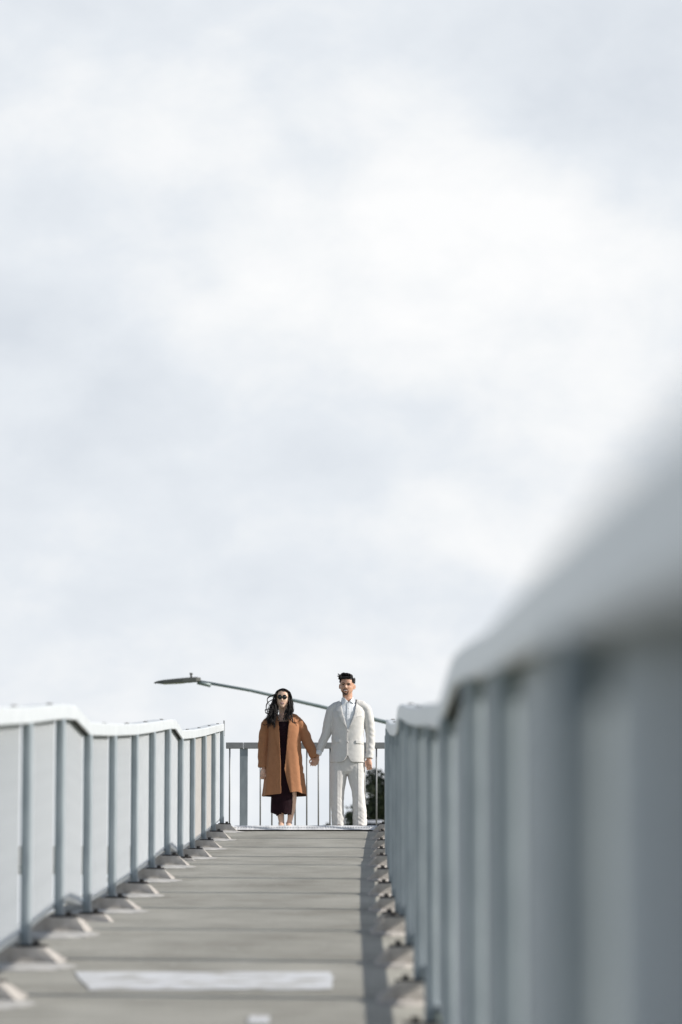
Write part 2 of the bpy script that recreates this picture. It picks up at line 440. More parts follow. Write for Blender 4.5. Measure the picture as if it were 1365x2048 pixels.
for i in range(0, 14):
    plinth(i, 'left') if i < 13 else None
    plinth(i, 'right')

# ================================================================ cross fence behind the couple
FY = 44.9
fence = empty('guard_fence', (-0.4, FY, PZ), 'dull grey steel guard fence running across behind the couple', 'fence')
for a, b in ((-1.345, -1.143), (-1.139, 0.60)):
    bm = bmesh.new(); box(bm, a, b, FY - 0.035, FY + 0.035, 2.915, 2.985); build('top_rail', bm, steel_dark, fence, bevel=0.004)
bm = bmesh.new(); box(bm, -1.33, 0.60, FY - 0.02, FY + 0.02, PZ + 0.07, PZ + 0.10); build('bottom_rail', bm, steel_dark, fence, bevel=0.003)
for xa in (-1.183, 0.62):
    bm = bmesh.new(); box(bm, xa, xa + 0.094, FY - 0.012, FY + 0.012, PZ, 2.912); build('post', bm, steel, fence, bevel=0.003)
for px in [459.5] + [521 + 23.25 * k for k in range(11)]:
    x = (px - 682.5) * 44.8 / 7680
    bm = bmesh.new(); tube(bm, [(x, FY, PZ + 0.10), (x, FY, 2.92)], 0.0095, 10); build('baluster', bm, steel_dark, fence, smooth=True)

# ================================================================ street lamp
LD = 80.0
lamp = empty('street_lamp', (1.62, LD, -5), 'slim grey street lamp arm reaching across the sky behind the couple', 'street lamp')
lamp_m = mat('lamp_steel', (0.28, 0.33, 0.34), 0.5, (0.23, 0.28, 0.29), 5, 4, metal=0.2)
lamp_dark = mat('lamp_housing', (0.115, 0.12, 0.115), 0.55, (0.09, 0.095, 0.09), 6, 3)
lens_m = mat('lamp_lens', (0.42, 0.40, 0.36), 0.3, (0.34, 0.33, 0.30), 9, 2)
bm = bmesh.new(); tube(bm, [(1.62, LD, -5), (1.62, LD, 0), (1.62, LD, 5.50)], [0.11, 0.09, 0.065], 14); build('pole', bm, lamp_m, lamp, smooth=True)
bm = bmesh.new(); tube(bm, [(1.62, LD, 5.45), (1.55, LD, 5.58), (0.98, LD, 5.735), (-0.5, LD, 6.09), (-1.9, LD, 6.41), (-2.98, LD, 6.60)], [0.046, 0.045, 0.042, 0.037, 0.032, 0.030], 12)
build('arm', bm, lamp_m, lamp, smooth=True)
bm = bmesh.new()
rings = []
for x, w, zt, zb in ((-3.90, 0.03, 6.57, 6.555), (-3.84, 0.09, 6.60, 6.53), (-3.70, 0.13, 6.625, 6.515), (-3.3, 0.15, 6.665, 6.54), (-3.02, 0.13, 6.685, 6.56), (-2.93, 0.07, 6.67, 6.575)):
    rings.append([(x, LD - w, zb + 0.03), (x, LD + w, zb + 0.03), (x, LD + w, zt - 0.02), (x, LD + w * 0.6, zt), (x, LD - w * 0.6, zt), (x, LD - w, zt - 0.02)])
loft(bm, rings); head = build('lamp_head', bm, lamp_dark, lamp)
bm = bmesh.new(); loft(bm, [[(-3.70, LD - .11, 6.538), (-3.70, LD + .11, 6.538), (-3.70, LD + .11, 6.56), (-3.70, LD - .11, 6.56)], [(-3.28, LD - .12, 6.56), (-3.28, LD + .12, 6.56), (-3.28, LD + .12, 6.59), (-3.28, LD - .12, 6.59)]]); build('lens', bm, lens_m, head)
bm = bmesh.new(); tube(bm, [(-3.13, LD, 6.68), (-3.13, LD, 6.75)], [0.022, 0.022], 10); ball(bm, (-3.13, LD, 6.755), (0.040, 0.040, 0.022), 10); build('photocell', bm, lamp_dark, head, smooth=True)
bm = bmesh.new(); tube(bm, [(-3.0, LD, 6.585), (-2.72, LD, 6.515)], [0.05, 0.045], 10); build('clamp', bm, lamp_m, lamp, smooth=True)

# ================================================================ beyond: ground, flyover road, car, trees
bm = bmesh.new()
vs = [bm.verts.new(p) for p in ((-9000, -3000, -5), (9000, -3000, -5), (9000, 15000, -5), (-9000, 15000, -5))]; bm.faces.new(vs)
tag(build('ground', bm, ground_m), kind='structure')
RZ = 7.25
bm = bmesh.new(); box(bm, -120, 120, 183, 197, RZ - 0.9, RZ)
for x in (-60, -24, 24, 60): box(bm, x - 0.6, x + 0.6, 189, 191, -5.1, RZ - 0.9)
tag(build('flyover', bm, beam_m), kind='structure')
bm = bmesh.new(); vs = [bm.verts.new(p) for p in ((-120, 183.6, RZ + .004), (120, 183.6, RZ + .004), (120, 196.4, RZ + .004), (-120, 196.4, RZ + .004))]; bm.faces.new(vs)
tag(build('road', bm, asphalt_m), kind='structure')
# car seen end-on
CX, CY = 1.42, 189.0
car = empty('parked_car', (CX, CY, RZ), 'silver car behind the fence with only its roof showing beside the man', 'car')
car_m = mat('silver_car_paint', (0.62, 0.63, 0.65), 0.3, (0.58, 0.59, 0.61), 3, 2, metal=0.4)
glass_m = mat('dark_car_glass', (0.012, 0.013, 0.015), 0.15, (0.01, 0.01, 0.012), 3, 2, spec=0.6)
tyre_m = mat('tyre_rubber', (0.02, 0.02, 0.02), 0.9)
rim_m = mat('alloy_rim', (0.5, 0.5, 0.52), 0.35, metal=0.6)
def ringc(y, w0, w1, z0, z1):
    return [(CX - w0, y, z0), (CX + w0, y, z0), (CX + w0 * 1.0, y, z0 + (z1 - z0) * .5), (CX + w1, y, z1 - 0.04), (CX + w1 - 0.10, y, z1), (CX - w1 + 0.10, y, z1), (CX - w1, y, z1 - 0.04), (CX - w0, y, z0 + (z1 - z0) * .5)]
bm = bmesh.new(); loft(bm, [ringc(CY + a, w0, w1, RZ + z0, RZ + z1) for a, w0, w1, z0, z1 in ((-2.1, .72, .66, .32, .72), (-2.0, .86, .76, .24, .82), (-1.2, .9, .82, .22, .93), (1.6, .9, .82, .22, .95), (2.1, .84, .74, .3, .85), (2.2, .7, .6, .4, .75))])
body_c = build('body', bm, car_m, car, smooth=True)
bm = bmesh.new(); loft(bm, [ringc(CY + a, w0, w1, RZ + .9, RZ + z1) for a, w0, w1, z1 in ((-1.3, .8, .74, .96), (-.55, .79, .66, 1.40), (.9, .79, .66, 1.42), (1.8, .8, .72, .97))])
build('window_glass', bm, glass_m, car)
bm = bmesh.new(); loft(bm, [ringc(CY + a, w0, w0 - .02, RZ + z0, RZ + z1) for a, w0, z0, z1 in ((-.75, .66, 1.33, 1.385), (-.5, .70, 1.33, 1.475), (.3, .71, 1.36, 1.50), (.95, .70, 1.34, 1.46), (1.15, .65, 1.33, 1.38))])
build('roof', bm, car_m, car, smooth=True)
for sx in (-1, 1):
    for a in (-1.35, 1.35):
        bm = bmesh.new(); tube(bm, [(CX + sx * .72, CY + a, RZ + .32), (CX + sx * .92, CY + a, RZ + .32)], 0.31, 20); w = build('wheel', bm, tyre_m, car)
        bm = bmesh.new(); tube(bm, [(CX + sx * .90, CY + a, RZ + .32), (CX + sx * .93, CY + a, RZ + .32)], 0.2, 16); build('rim', bm, rim_m, w)
    bm = bmesh.new(); ball(bm, (CX + sx * .66, CY - 2.06, RZ + .66), (.14, .06, .07), 10); build('headlight', bm, rim_m, car, smooth=True)

leaf_ms = [mat('leaf_dark', (0.035, 0.050, 0.024), 0.6, (0.022, 0.034, 0.018), 3, 3), mat('leaf_mid', (0.065, 0.085, 0.038), 0.6, (0.04, 0.056, 0.026), 3, 3), mat('leaf_olive', (0.10, 0.105, 0.052), 0.6, (0.065, 0.072, 0.036), 3, 3)]
bark_m = mat('bark', (0.09, 0.075, 0.06), 0.95, (0.05, 0.042, 0.034), 6, 6, 0.5, 20, stretch=(1, 1, .2))
def tree(x, y, ztop, zbase_crown, rx, label, seed, leaves=5200, gap=0.0):
    rnd = random.Random(seed); root = empty('tree', (x, y, -5), label, 'tree', 'trees beyond the fence')
    bm = bmesh.new(); zc = (ztop + zbase_crown) / 2
    tube(bm, [(x, y, -5), (x + .1, y, zbase_crown - 2), (x - .05, y, zc), (x, y, ztop - 1)], [.26, .2, .13, .03], 10)
    cl = []
    hz = (ztop - zbase_crown) / 2
    for k in range(34):
        while True:
            q = Vector((rnd.uniform(-1, 1), rnd.uniform(-1, 1), rnd.uniform(-1, 1)))
            if 0.25 < q.length < 1: break
        w = 1.0 if q.z < .3 else 1 - .45 * (q.z - .3)
        c = Vector((x + q.x * rx * w * .9, y + q.y * rx * w * .9, zc + q.z * hz * .88)); cl.append((c, rnd.uniform(.22, .40) * rx))
        tube(bm, [(x, y, c.z - .7 * rx * .8), (x + (c.x - x) * .5, y + (c.y - y) * .5, c.z - .25 * rx), c], [.06, .04, .015], 5)
    cl.append((Vector((x, y, ztop - .32 * rx)), .3 * rx))
    build('trunk', bm, bark_m, root, smooth=True)
    bm = bmesh.new()
    for k in range(leaves):
        c, r = cl[rnd.randrange(len(cl))]
        q = Vector((rnd.gauss(0, 1), rnd.gauss(0, 1), rnd.gauss(0, 1))).normalized() * r * (rnd.random() ** .45)
        p = c + q; sz = rnd.uniform(.06, .13)
        a = Vector((rnd.gauss(0, 1), rnd.gauss(0, 1), rnd.gauss(0, 1))).normalized(); b = a.cross(Vector((rnd.gauss(0, 1), rnd.gauss(0, 1), rnd.gauss(0, 1)))).normalized()
        f_ = bm.faces.new([bm.verts.new(p + a * sz * 1.5), bm.verts.new(p + b * sz * .7), bm.verts.new(p - a * sz * 1.5), bm.verts.new(p - b * sz * .7)])
        f_.material_index = rnd.choice((0, 0, 1, 1, 2))
    build('crown', bm, leaf_ms, root)
tree(3.72, 215, 15.4, 7.0, 3.35, 'tall dark tree with sky gaps right of the man behind the fence', 3, 18000)
tree(0.55, 216, 10.55, 5.5, 1.15, 'round dark treetop showing between the legs of the man', 5, 3600)
tree(-0.75, 217, 9.85, 5.8, 0.8, 'lowest green treetop just left of the trouser legs of the man', 8, 3000)

# ================================================================ people
PY = 43.70
def remesh(bm, vox):
    me = bpy.data.meshes.new('tmp'); bmesh.ops.recalc_face_normals(bm, faces=bm.faces); bm.to_mesh(me); bm.free()
    o = bpy.data.objects.new('tmp', me); C.objects.link(o)
    md = o.modifiers.new('r', 'REMESH'); md.mode = 'VOXEL'; md.voxel_size = vox; md.use_smooth_shade = True
    dg = bpy.context.evaluated_depsgraph_get(); dg.update()
    me2 = bpy.data.meshes.new_from_object(o.evaluated_get(dg))
    bpy.data.objects.remove(o); bpy.data.meshes.remove(me)
    nb = bmesh.new(); nb.from_mesh(me2); bpy.data.meshes.remove(me2)
    return nb
def soften(bm, n=2):
    for _ in range(n): bmesh.ops.smooth_vert(bm, verts=bm.verts, factor=0.5, use_axis_x=True, use_axis_y=True, use_axis_z=True)
def relax_edges(bm, n=4):
    """even out the cut edges of cloth"""
    for _ in range(n):
        mv = []
        for v in bm.verts:
            be = [e for e in v.link_edges if e.is_boundary]
            if len(be) == 2: mv.append((v, (be[0].other_vert(v).co + be[1].other_vert(v).co) / 2))
        for v, c in mv: v.co = v.co.lerp(c, .6)
def inpoly(x, y, P):
    c = False; j = len(P) - 1
    for i in range(len(P)):
        if (P[i][1] > y) != (P[j][1] > y) and x < (P[j][0] - P[i][0]) * (y - P[i][1]) / (P[j][1] - P[i][1]) + P[i][0]: c = not c
        j = i
    return c
def wrinkle(bm, fn):
    bm.normal_update()
    mv = [(v, v.normal.copy() * fn(v.co)) for v in bm.verts]
    for v, d in mv: v.co += d
def cut(bm, P, ycond=lambda y: y < 0):
    bmesh.ops.delete(bm, geom=[f for f in bm.faces if ycond(f.calc_center_median().y) and inpoly(f.calc_center_median().x, f.calc_center_median().z, P)], context='FACES')
def ell(cx, cy, z, a, b, n=48, e=2.4, tilt=0.0):
    r = []
    for k in range(n):
        t = 2 * math.pi * k / n; c, s = math.cos(t), math.sin(t)
        x = a * math.copysign(abs(c) ** (2 / e), c); y = b * math.copysign(abs(s) ** (2 / e), s)
        r.append((cx + x, cy + y, z + tilt * x))
    return r
def patch(bvhs, P, off=0.004, thick=0.003, step=0.003, lift=None):
    """a thin layer of cloth, hair or skin cut to outline P (x, z) and laid on the front of a body"""
    xs = [p[0] for p in P]; zs = [p[1] for p in P]
    nx = int((max(xs) - min(xs)) / step) + 2; nz_ = int((max(zs) - min(zs)) / step) + 2
    bm = bmesh.new(); g = {}
    def vert(i, j):
        if (i, j) in g: return g[(i, j)]
        x = min(xs) + i * step; z = min(zs) + j * step; best = None
        for b in bvhs:
            h = b.ray_cast(Vector((x, -2, z)), Vector((0, 1, 0)))
            if h[0] is not None and (best is None or h[0].y < best): best = h[0].y
        g[(i, j)] = None if best is None or best > 0.12 else bm.verts.new((x, best - off - (lift(x, z) if lift else 0), z))
        return g[(i, j)]
    for i in range(nx):
        for j in range(nz_):
            if inpoly(min(xs) + (i + .5) * step, min(zs) + (j + .5) * step, P):
                q = [vert(i, j), vert(i + 1, j), vert(i + 1, j + 1), vert(i, j + 1)]
                if None not in q: bm.faces.new(q)
    relax_edges(bm, 4)
    if bm.faces:
        r = bmesh.ops.extrude_face_region(bm, geom=list(bm.faces))
        bmesh.ops.translate(bm, verts=[v for v in r['geom'] if isinstance(v, bmesh.types.BMVert)], vec=(0, -thick, 0))
    return bm
def bvh_of(bm): return BVHTree.FromBMesh(bm)
def put(name, bm, m, root, smooth=True):
    """body parts are modelled in the person's own frame"""
    bmesh.ops.recalc_face_normals(bm, faces=bm.faces)
    me = bpy.data.meshes.new(name); bm.to_mesh(me); bm.free()
    for q in (m if isinstance(m, (list, tuple)) else [m]): me.materials.append(q)
    for p in me.polygons: p.use_smooth = smooth
    o = bpy.data.objects.new(name, me); return link(o, root)
def strand(bm, pts, r0, r1, n=5, sub=9):
    """a lock of hair along a smooth curve through pts, thick at the root and thin at the tip"""
    P = [Vector(p) for p in pts]; out = []
    Q = [P[0] * 2 - P[1]] + P + [P[-1] * 2 - P[-2]]
    for i in range(1, len(Q) - 2):
        for k in range(sub):
            t = k / sub
            out.append(0.5 * ((2 * Q[i]) + (Q[i + 1] - Q[i - 1]) * t + (2 * Q[i - 1] - 5 * Q[i] + 4 * Q[i + 1] - Q[i + 2]) * t * t + (3 * Q[i] - Q[i - 1] - 3 * Q[i + 1] + Q[i + 2]) * t ** 3))
    out.append(P[-1]); m = len(out) - 1
    tube(bm, out, [(r0 + (r1 - r0) * (k / m) ** 1.4) * (0.75 + 0.25 * min(1, k / 3)) for k in range(m + 1)], n)
    return out

def head_bm(bm, c, h, w, yaw, tilt=0.0, male=True):
    """skull and face as one grid; c = chin point, h = chin to crown, w = half width at the temples"""
    W = [(1.0, .02), (.975, .30), (.93, .55), (.86, .78), (.76, .94), (.64, 1.0), (.5, .985), (.38, .95), (.27, .87), (.18, .72), (.1, .52), (.04, .33), (0, .14)] if male else \
        [(1.0, .02), (.975, .30), (.93, .56), (.86, .80), (.76, .96), (.64, 1.0), (.5, .99), (.38, .96), (.27, .88), (.18, .73), (.1, .54), (.04, .33), (0, .12)]
    F = [(1.0, .02), (.97, .35), (.92, .62), (.84, .86), (.74, .99), (.62, 1.02), (.5, .98), (.38, .99), (.27, 1.0), (.18, .99), (.1, .98), (.04, .93), (0, .80)]
    B = [(1.0, .02), (.97, .40), (.92, .68), (.84, .92), (.74, 1.06), (.62, 1.10), (.5, 1.05), (.38, .90), (.27, .62), (.18, .36), (.1, .16), (.04, 0.0), (0, -.15)]
    n = 72; rings = []
    fd = w * 1.17
    for k in range(64, -1, -1):
        u = k / 64; ww, ff, bb = interp(W, u) * w, interp(F, u) * fd, interp(B, u) * fd; r = []
        for j in range(n):
            t = 2 * math.pi * j / n; x = ww * math.copysign(abs(math.cos(t)) ** .9, math.cos(t)); s = math.sin(t)
            y = bb * s if s > 0 else ff * math.copysign(abs(s) ** .92, s)
            if s < 0:
                def g(px, pu, sx, su): return math.exp(-((x / w - px) / sx) ** 2 - ((u - pu) / su) ** 2)
                d = 0
                d += .20 * g(0, .40, .15, .055) + .14 * g(0, .475, .10, .09) + .06 * (g(.16, .385, .09, .035) + g(-.16, .385, .09, .035))     # nose
                d -= .11 * (g(.40, .515, .22, .05) + g(-.40, .515, .22, .05))                # eye sockets
                d += .05 * (g(.40, .60, .32, .045) + g(-.40, .60, .32, .045)) * (1.2 if male else .6)   # brows
                d += .05 * (g(.55, .40, .25, .08) + g(-.55, .40, .25, .08))                   # cheeks
                d += .06 * g(0, .255, .26, .022) + .065 * g(0, .205, .22, .022) - .05 * g(0, .165, .22, .02) - .02 * g(0, .23, .26, .008)   # lips
                d += .07 * g(0, .075, .24, .05)                                              # chin
                y -= d * w
            r.append(Vector((x, y, u * h)))
        rings.append(r)
    rot = Matrix.Rotation(yaw, 3, 'Z') @ Matrix.Rotation(tilt, 3, 'Y')
    T = lambda v: rot @ Vector(v) + Vector(c)
    loft(bm, [[T(v) for v in r] for r in rings])
    for s in (-1, 1):                            # ears: a rim round a hollow
        pts = []
        for k in range(11):
            a = R(-100 + 290 * k / 10)
            pts.append(T((s * (w * .985 + .012 * (0.5 + .5 * math.cos(a)) + .003), .012 + .013 * math.cos(a), h * .46 + .026 * math.sin(a) * (1 if math.sin(a) > 0 else .9))))
        tube(bm, pts, [.0055 if k < 8 else .0065 for k in range(11)], 8)
        tube(bm, [T((s * w * .96, .012, h * .52)), T((s * (w * 1.0), .018, h * .45)), T((s * w * .97, .008, h * .36))], [.012, .011, .009], 8)
    return T
def finger(bm, pts, r0):
    tube(bm, pts, [r0 * (1.06 - .09 * k) for k in range(len(pts))], 10)
    for k, p in enumerate(pts): ball(bm, p, r0 * (1.06 - .09 * k) * 1.02, 8)
def hanging_hand(bm, wrist, side, s=1.0, lean=0.0, curl=1.0, yaw=0.0):
    """relaxed hand below a cuff, knuckles towards the viewer; side = direction of the thumb in x"""
    wx, wy, wz = wrist
    rot = Matrix.Rotation(yaw, 3, 'Z')
    def P(x, y, z): return Vector(wrist) + rot @ Vector((x * side * s + lean * -z, y * s, z * s))
    tube(bm, [P(0, 0, .05), P(0, 0, 0), P(0, -.002, -.02), P(0, -.004, -.05), P(-.002, -.006, -.085)], [.024 * s, .024 * s, .029 * s, .036 * s, .036 * s], 14, flat=.62)
    for k, (fx, l) in enumerate(((.027, .9), (.010, 1.0), (-.009, .95), (-.027, .78))):
        q = [P(fx * .9, -.008, -.072), P(fx, -.012 - .004 * k, -.092 - .026 * l), P(fx * 1.02, -.006 + .022 * curl, -.092 - .048 * l), P(fx * 1.0, .014 + .030 * curl, -.092 - .050 * l + .012 * curl)]
        finger(bm, q, .0088 * s)
    finger(bm, [P(.022, .0, -.025), P(.040, -.012, -.052), P(.044, -.018, -.080), P(.038, -.018, -.104)], .0102 * s)

skin_man = mat('warm_tan_skin', (0.60, 0.355, 0.25), 0.5, (0.54, 0.30, 0.20), 18, 4, 0.08, 120, sss=.12)
skin_woman = mat('light_skin', (0.80, 0.55, 0.42), 0.48, (0.75, 0.49, 0.36), 18, 4, 0.06, 120, sss=.12)
hair_m = mat('black_hair', (0.016, 0.012, 0.012), 0.5, (0.007, 0.005, 0.005), 40, 3, spec=.35)
brow_m = mat('brow_hair', (0.03, 0.02, 0.016), 0.7)
beard_m = mat('short_beard', (0.12, 0.062, 0.042), 0.8, (0.045, 0.026, 0.02), 160, 3)
lip_m = mat('natural_lips', (0.42, 0.17, 0.14), 0.45)
lip_w = mat('rosy_lips', (0.50, 0.16, 0.15), 0.4)
teeth_m = mat('teeth', (0.78, 0.75, 0.70), 0.3, (0.74, 0.71, 0.66))
eye_m = mat('eyes', (0.035, 0.022, 0.016), 0.25)
eyew_m = mat('eye_whites', (0.55, 0.5, 0.47), 0.3)
suit_m = mat('pale_linen_suit', (0.685, 0.67, 0.65), 0.85, (0.645, 0.63, 0.61), 60, 6, 0.07, 260, sheen=.15, stretch=(1, 1, .5))
shirt_m = mat('white_shirt_cotton', (0.84, 0.86, 0.89), 0.8, (0.81, 0.835, 0.87), 20, 3, 0.15, 120)
button_m = mat('pale_button', (0.74, 0.72, 0.69), 0.4)
seam_m = mat('dark_shoe_leather', (0.11, 0.075, 0.055), 0.45)
coat_m = mat('camel_wool', (0.40, 0.180, 0.084), 0.9, (0.375, 0.167, 0.077), 30, 6, 0.06, 240, sheen=.1)
lining_m = mat('dark_coat_lining', (0.10, 0.045, 0.025), 0.8)
dress_m = mat('wine_dark_jersey', (0.020, 0.0045, 0.009), 0.85, (0.012, 0.003, 0.006), 14, 4, 0.1, 60, spec=.25)
glass_black = mat('black_sunglass_lens', (0.008, 0.008, 0.009), 0.12, (0.006, 0.006, 0.007), spec=.6)
metal_m = mat('fine_gold', (0.30, 0.22, 0.13), 0.35, metal=.8)
strap_m = mat('black_strap', (0.015, 0.012, 0.012), 0.5)

def nse(p, sc, seed=0.0): return noise.noise((p.x * sc[0] + seed, p.y * sc[1], p.z * sc[2]))

# ---------------------------------------------------------------- the man
def man():
    X = lambda zx: (zx - 968) / 666.0
    Zc = lambda zy: (1275 - zy) / 666.0 + .040
    V = lambda P: [(X(a), Zc(b)) for a, b in P]
    root = empty('person', (.074, PY, PZ), 'man in a pale linen suit and open white shirt holding hands, standing at the railing', 'person')
    # body
    bm = bmesh.new()
    HC = (X(961), -.012, Zc(277)); HH = .232
    T = head_bm(bm, HC, HH, .0785, R(-9), R(2.5), True)
    tube(bm, [(X(966), .012, 1.38), (X(968), .018, 1.47), (X(968), .022, 1.53), (X(966), .02, 1.60)], [.072, .060, .056, .058], 24)
    loft(bm, [ell(0, .01, z, a, b, 32) for z, a, b in ((.80, .14, .09), (1.0, .14, .09), (1.2, .15, .10), (1.36, .16, .085), (1.42, .10, .07), (1.46, .062, .06))])
    for s, pts in ((-1, ((-.17, .01, 1.36), (-.207, .012, 1.26), (-.240, .02, 1.11), (-.335, .0, .89), (-.352, -.01, .835))), (1, ((.20, .01, 1.37), (.243, .012, 1.26), (.260, .02, 1.10), (.252, -.01, .98), (.244, -.03, .84)))):
        tube(bm, pts, [.04, .037, .033, .028, .026], 14)
    for s in (-1, 1): tube(bm, [(s * .09, 0, .86), (s * .115, 0, .45), (s * .12, 0, .10)], [.075, .05, .036], 14)
    # left hand of the man hangs beside the jacket, half closed
    hanging_hand(bm, (X(1128), -.035, Zc(748)), -1, .95, lean=.06, curl=1.15)
    # right hand wraps the woman's hand: palm behind, fingers coming round in front
    cx, cz = X(718), Zc(778)
    tube(bm, [(-.352, -.01, .84), (cx + .028, -.005, cz + .03), (cx + .015, .012, cz + .0), (cx + .002, .014, cz - .022)], [.026, .029, .034, .028], 14, flat=.7)
    for k in range(4):
        z0 = cz + .026 - .0165 * k; o = -.004 * k
        finger(bm, [(cx + .040 - .004 * k, -.012, z0 + .008), (cx + .034 + o, -.045, z0 + .002), (cx + .004 + o, -.060, z0 - .006), (cx - .022 + o * 1.5, -.046, z0 - .010)], .0092)
    finger(bm, [(cx + .012, -.02, cz + .036), (cx - .012, -.042, cz + .034), (cx - .034, -.046, cz + .022)], .0098)
    body = remesh(bm, .0036); soften(body, 1)
    hb = bvh_of(body)
    # face details lie on the body's own surface
    def fp(P): return [(lambda q: (q.x, q.z))(T((a * .0785, -.09, u * HH))) for a, u in P]
    for P in (((-.68, .585), (-.42, .635), (-.14, .60), (-.14, .575), (-.42, .60), (-.66, .565)), ((.66, .585), (.42, .635), (.14, .60), (.14, .575), (.42, .60), (.64, .565))):
        put('eyebrow', patch([hb], fp(P), .0015, .002, .002), brow_m, root)
    for s in (-1, 1):
        e_ = put('eye', patch([hb], fp([(s * .58, .515), (s * .40, .542), (s * .22, .515), (s * .40, .498)]), .001, .002, .0018), eyew_m, root)
        put('iris', patch([hb], fp([(s * .50, .52), (s * .42, .548), (s * .30, .545), (s * .28, .51), (s * .40, .500)]), .0035, .001, .0016), eye_m, e_)
        put('eyelid', patch([hb], fp([(s * .62, .535), (s * .42, .565), (s * .2, .535), (s * .2, .522), (s * .42, .545), (s * .62, .520)]), .003, .002, .0016), brow_m, e_)
    bd = put('beard', patch([hb], fp([(-.36, .30), (-.18, .325), (0, .31), (.18, .325), (.36, .30), (.42, .24), (.34, .235), (.28, .275), (0, .288), (-.28, .275), (-.34, .235), (-.42, .24)]), .001, .0018, .0022), beard_m, root)
    put('chin_beard', patch([hb], fp([(-.47, .235), (-.37, .235), (-.32, .155), (-.20, .135), (0, .125), (.20, .135), (.32, .155), (.37, .235), (.47, .235), (.45, .12), (.30, .03), (0, .012), (-.30, .03), (-.45, .12)]), .001, .002, .0022), beard_m, bd)
    lp = put('lips', patch([hb], fp([(-.36, .268), (-.12, .276), (0, .268), (.12, .276), (.36, .268), (.20, .198), (0, .186), (-.20, .198)]), .001, .0025, .002), lip_m, root)
    put('teeth', patch([hb], fp([(-.30, .260), (0, .258), (.30, .260), (.17, .226), (0, .218), (-.17, .226)]), .0035, .002, .0018), teeth_m, lp)
    # hair: short faded sides, swept tousled top
    hm = bmesh.new(); rnd = random.Random(11)
    sk = bmesh.new()
    head_bm(sk, HC, HH * 1.012, .0785 * 1.035, R(-9), R(2.5), True)
    inv = Matrix.Rotation(-R(2.5), 3, 'Y') @ Matrix.Rotation(R(9), 3, 'Z')
    def keep(f):
        q = inv @ (f.calc_center_median() - Vector(HC)); u = q.z / HH; xx = abs(q.x) / .0785; yy = q.y
        if u > .86: return True
        if yy > .035: return u > .30
        if yy > -.055: return u > .60 + (.05 if yy < -.02 else 0) and xx < 1.1
        return u > .775 + .06 * (1 - xx)
    bmesh.ops.delete(sk, geom=[f for f in sk.faces if not keep(f)], context='FACES')
    me = bpy.data.meshes.new('t'); sk.to_mesh(me); sk.free(); hm.from_mesh(me); bpy.data.meshes.remove(me)
    for k in range(620):
        az = rnd.uniform(0, 2 * math.pi); u = rnd.uniform(.80, 1.0); rr = math.sqrt(max(0, 1 - ((u - .56) / .45) ** 2))
        lx, ly = math.cos(az) * rr, math.sin(az) * rr * 1.12
        if ly < -.35 and u < .88: continue
        p = T((lx * .0785, ly * .085 + .004, u * HH - .004))
        out = Vector((lx * .7, ly * .7, .9)).normalized(); l = rnd.uniform(.022, .036) * (.55 + .6 * (u - .8) / .2)
        d = (out + Vector((-.55 + rnd.uniform(-.45, .45), -.15 + rnd.uniform(-.4, .4), rnd.uniform(-.2, .3)))).normalized()
        d2 = (d + Vector((-.4 + rnd.uniform(-.6, .5), rnd.uniform(-.6, .3), rnd.uniform(-.9, .0)))).normalized()
        strand(hm, [p, p + d * l * .5, p + d * l * .5 + d2 * l * .6], .0075, .002, 5, 4)
    for k in range(260):                         # cropped sides, thicker towards the top
        sx = rnd.choice((-1, 1)); u = rnd.uniform(.66, .86); y0 = rnd.uniform(-.045, .07)
        p = T((sx * .0785 * (1.0 - max(0, u - .68) * .9) * .99, y0, u * HH)); l = .008 + .022 * (u - .66) / .2
        d = Vector((sx * .8, rnd.uniform(-.3, .5), rnd.uniform(-.5, .6))).normalized()
        strand(hm, [p, p + d * l * .5, p + d * l * .6 + Vector((0, 0, rnd.uniform(-.6, .5) * l))], .006, .002, 5, 3)
    for k in range(120):                         # loose curls standing on the crown
        a, b = rnd.uniform(-.55, .75), rnd.uniform(-.07, .05)
        p = T((a * .0785, b, (.985 - .10 * a * a) * HH)); l = rnd.uniform(.022, .036)
        strand(hm, [p, p + Vector((-.2 * l, -.1 * l, .75 * l)), p + Vector((-.75 * l, -.3 * l, .85 * l)), p + Vector((-1.0 * l + rnd.uniform(-.3, .3) * l, -.5 * l, .35 * l))], .0068, .002, 5, 4)
    for k in range(30):                          # wind-blown tuft on the viewer's left
        p = T((rnd.uniform(-.95, -.5) * .0785, rnd.uniform(-.08, -.02), rnd.uniform(.80, .93) * HH))
        e2 = Vector((X(rnd.uniform(888, 914)), p.y - .02, Zc(rnd.uniform(108, 146))))
        strand(hm, [p, p.lerp(e2, .5) + Vector((0, 0, rnd.uniform(-.004, .012))), e2], .0065, .0012, 5, 4)
    for k in range(90):                          # fringe swept across the hairline, lower on the viewer's left
        a = rnd.uniform(-1.0, .75); low = .765 + .055 * (a + 1) / 1.75
        p = T((a * .0785, -.055, (.88 + .03 * (1 - a * a)) * HH)); q = T(((a - .22) * .0785, -.093 + abs(a) * .022, (low + rnd.uniform(0, .05)) * HH))
        strand(hm, [p, p.lerp(q, .5) + Vector((0, -.016, .010)), q], .0075, .002, 5, 4)
    put('hair', hm, hair_m, root)
    # shirt
    bm = bmesh.new()
    loft(bm, [ell(0, .0, z, a, b, 48) for z, a, b in ((.86, .165, .105), (1.0, .160, .112), (1.15, .160, .119), (1.28, .165, .124), (1.36, .165, .107), (1.42, .122, .084), (1.455, .086, .073), (1.50, .068, .066), (1.522, .068, .066))])
    sh = remesh(bm, .006); soften(sh, 2)
    wrinkle(sh, lambda p: .0035 * nse(p, (14, 10, 7)) + .0015 * nse(p, (40, 20, 16), 3))
    cut(sh, V([(930, 240), (938, 283), (976, 327), (1018, 275), (1022, 240)]), lambda y: y < .0)
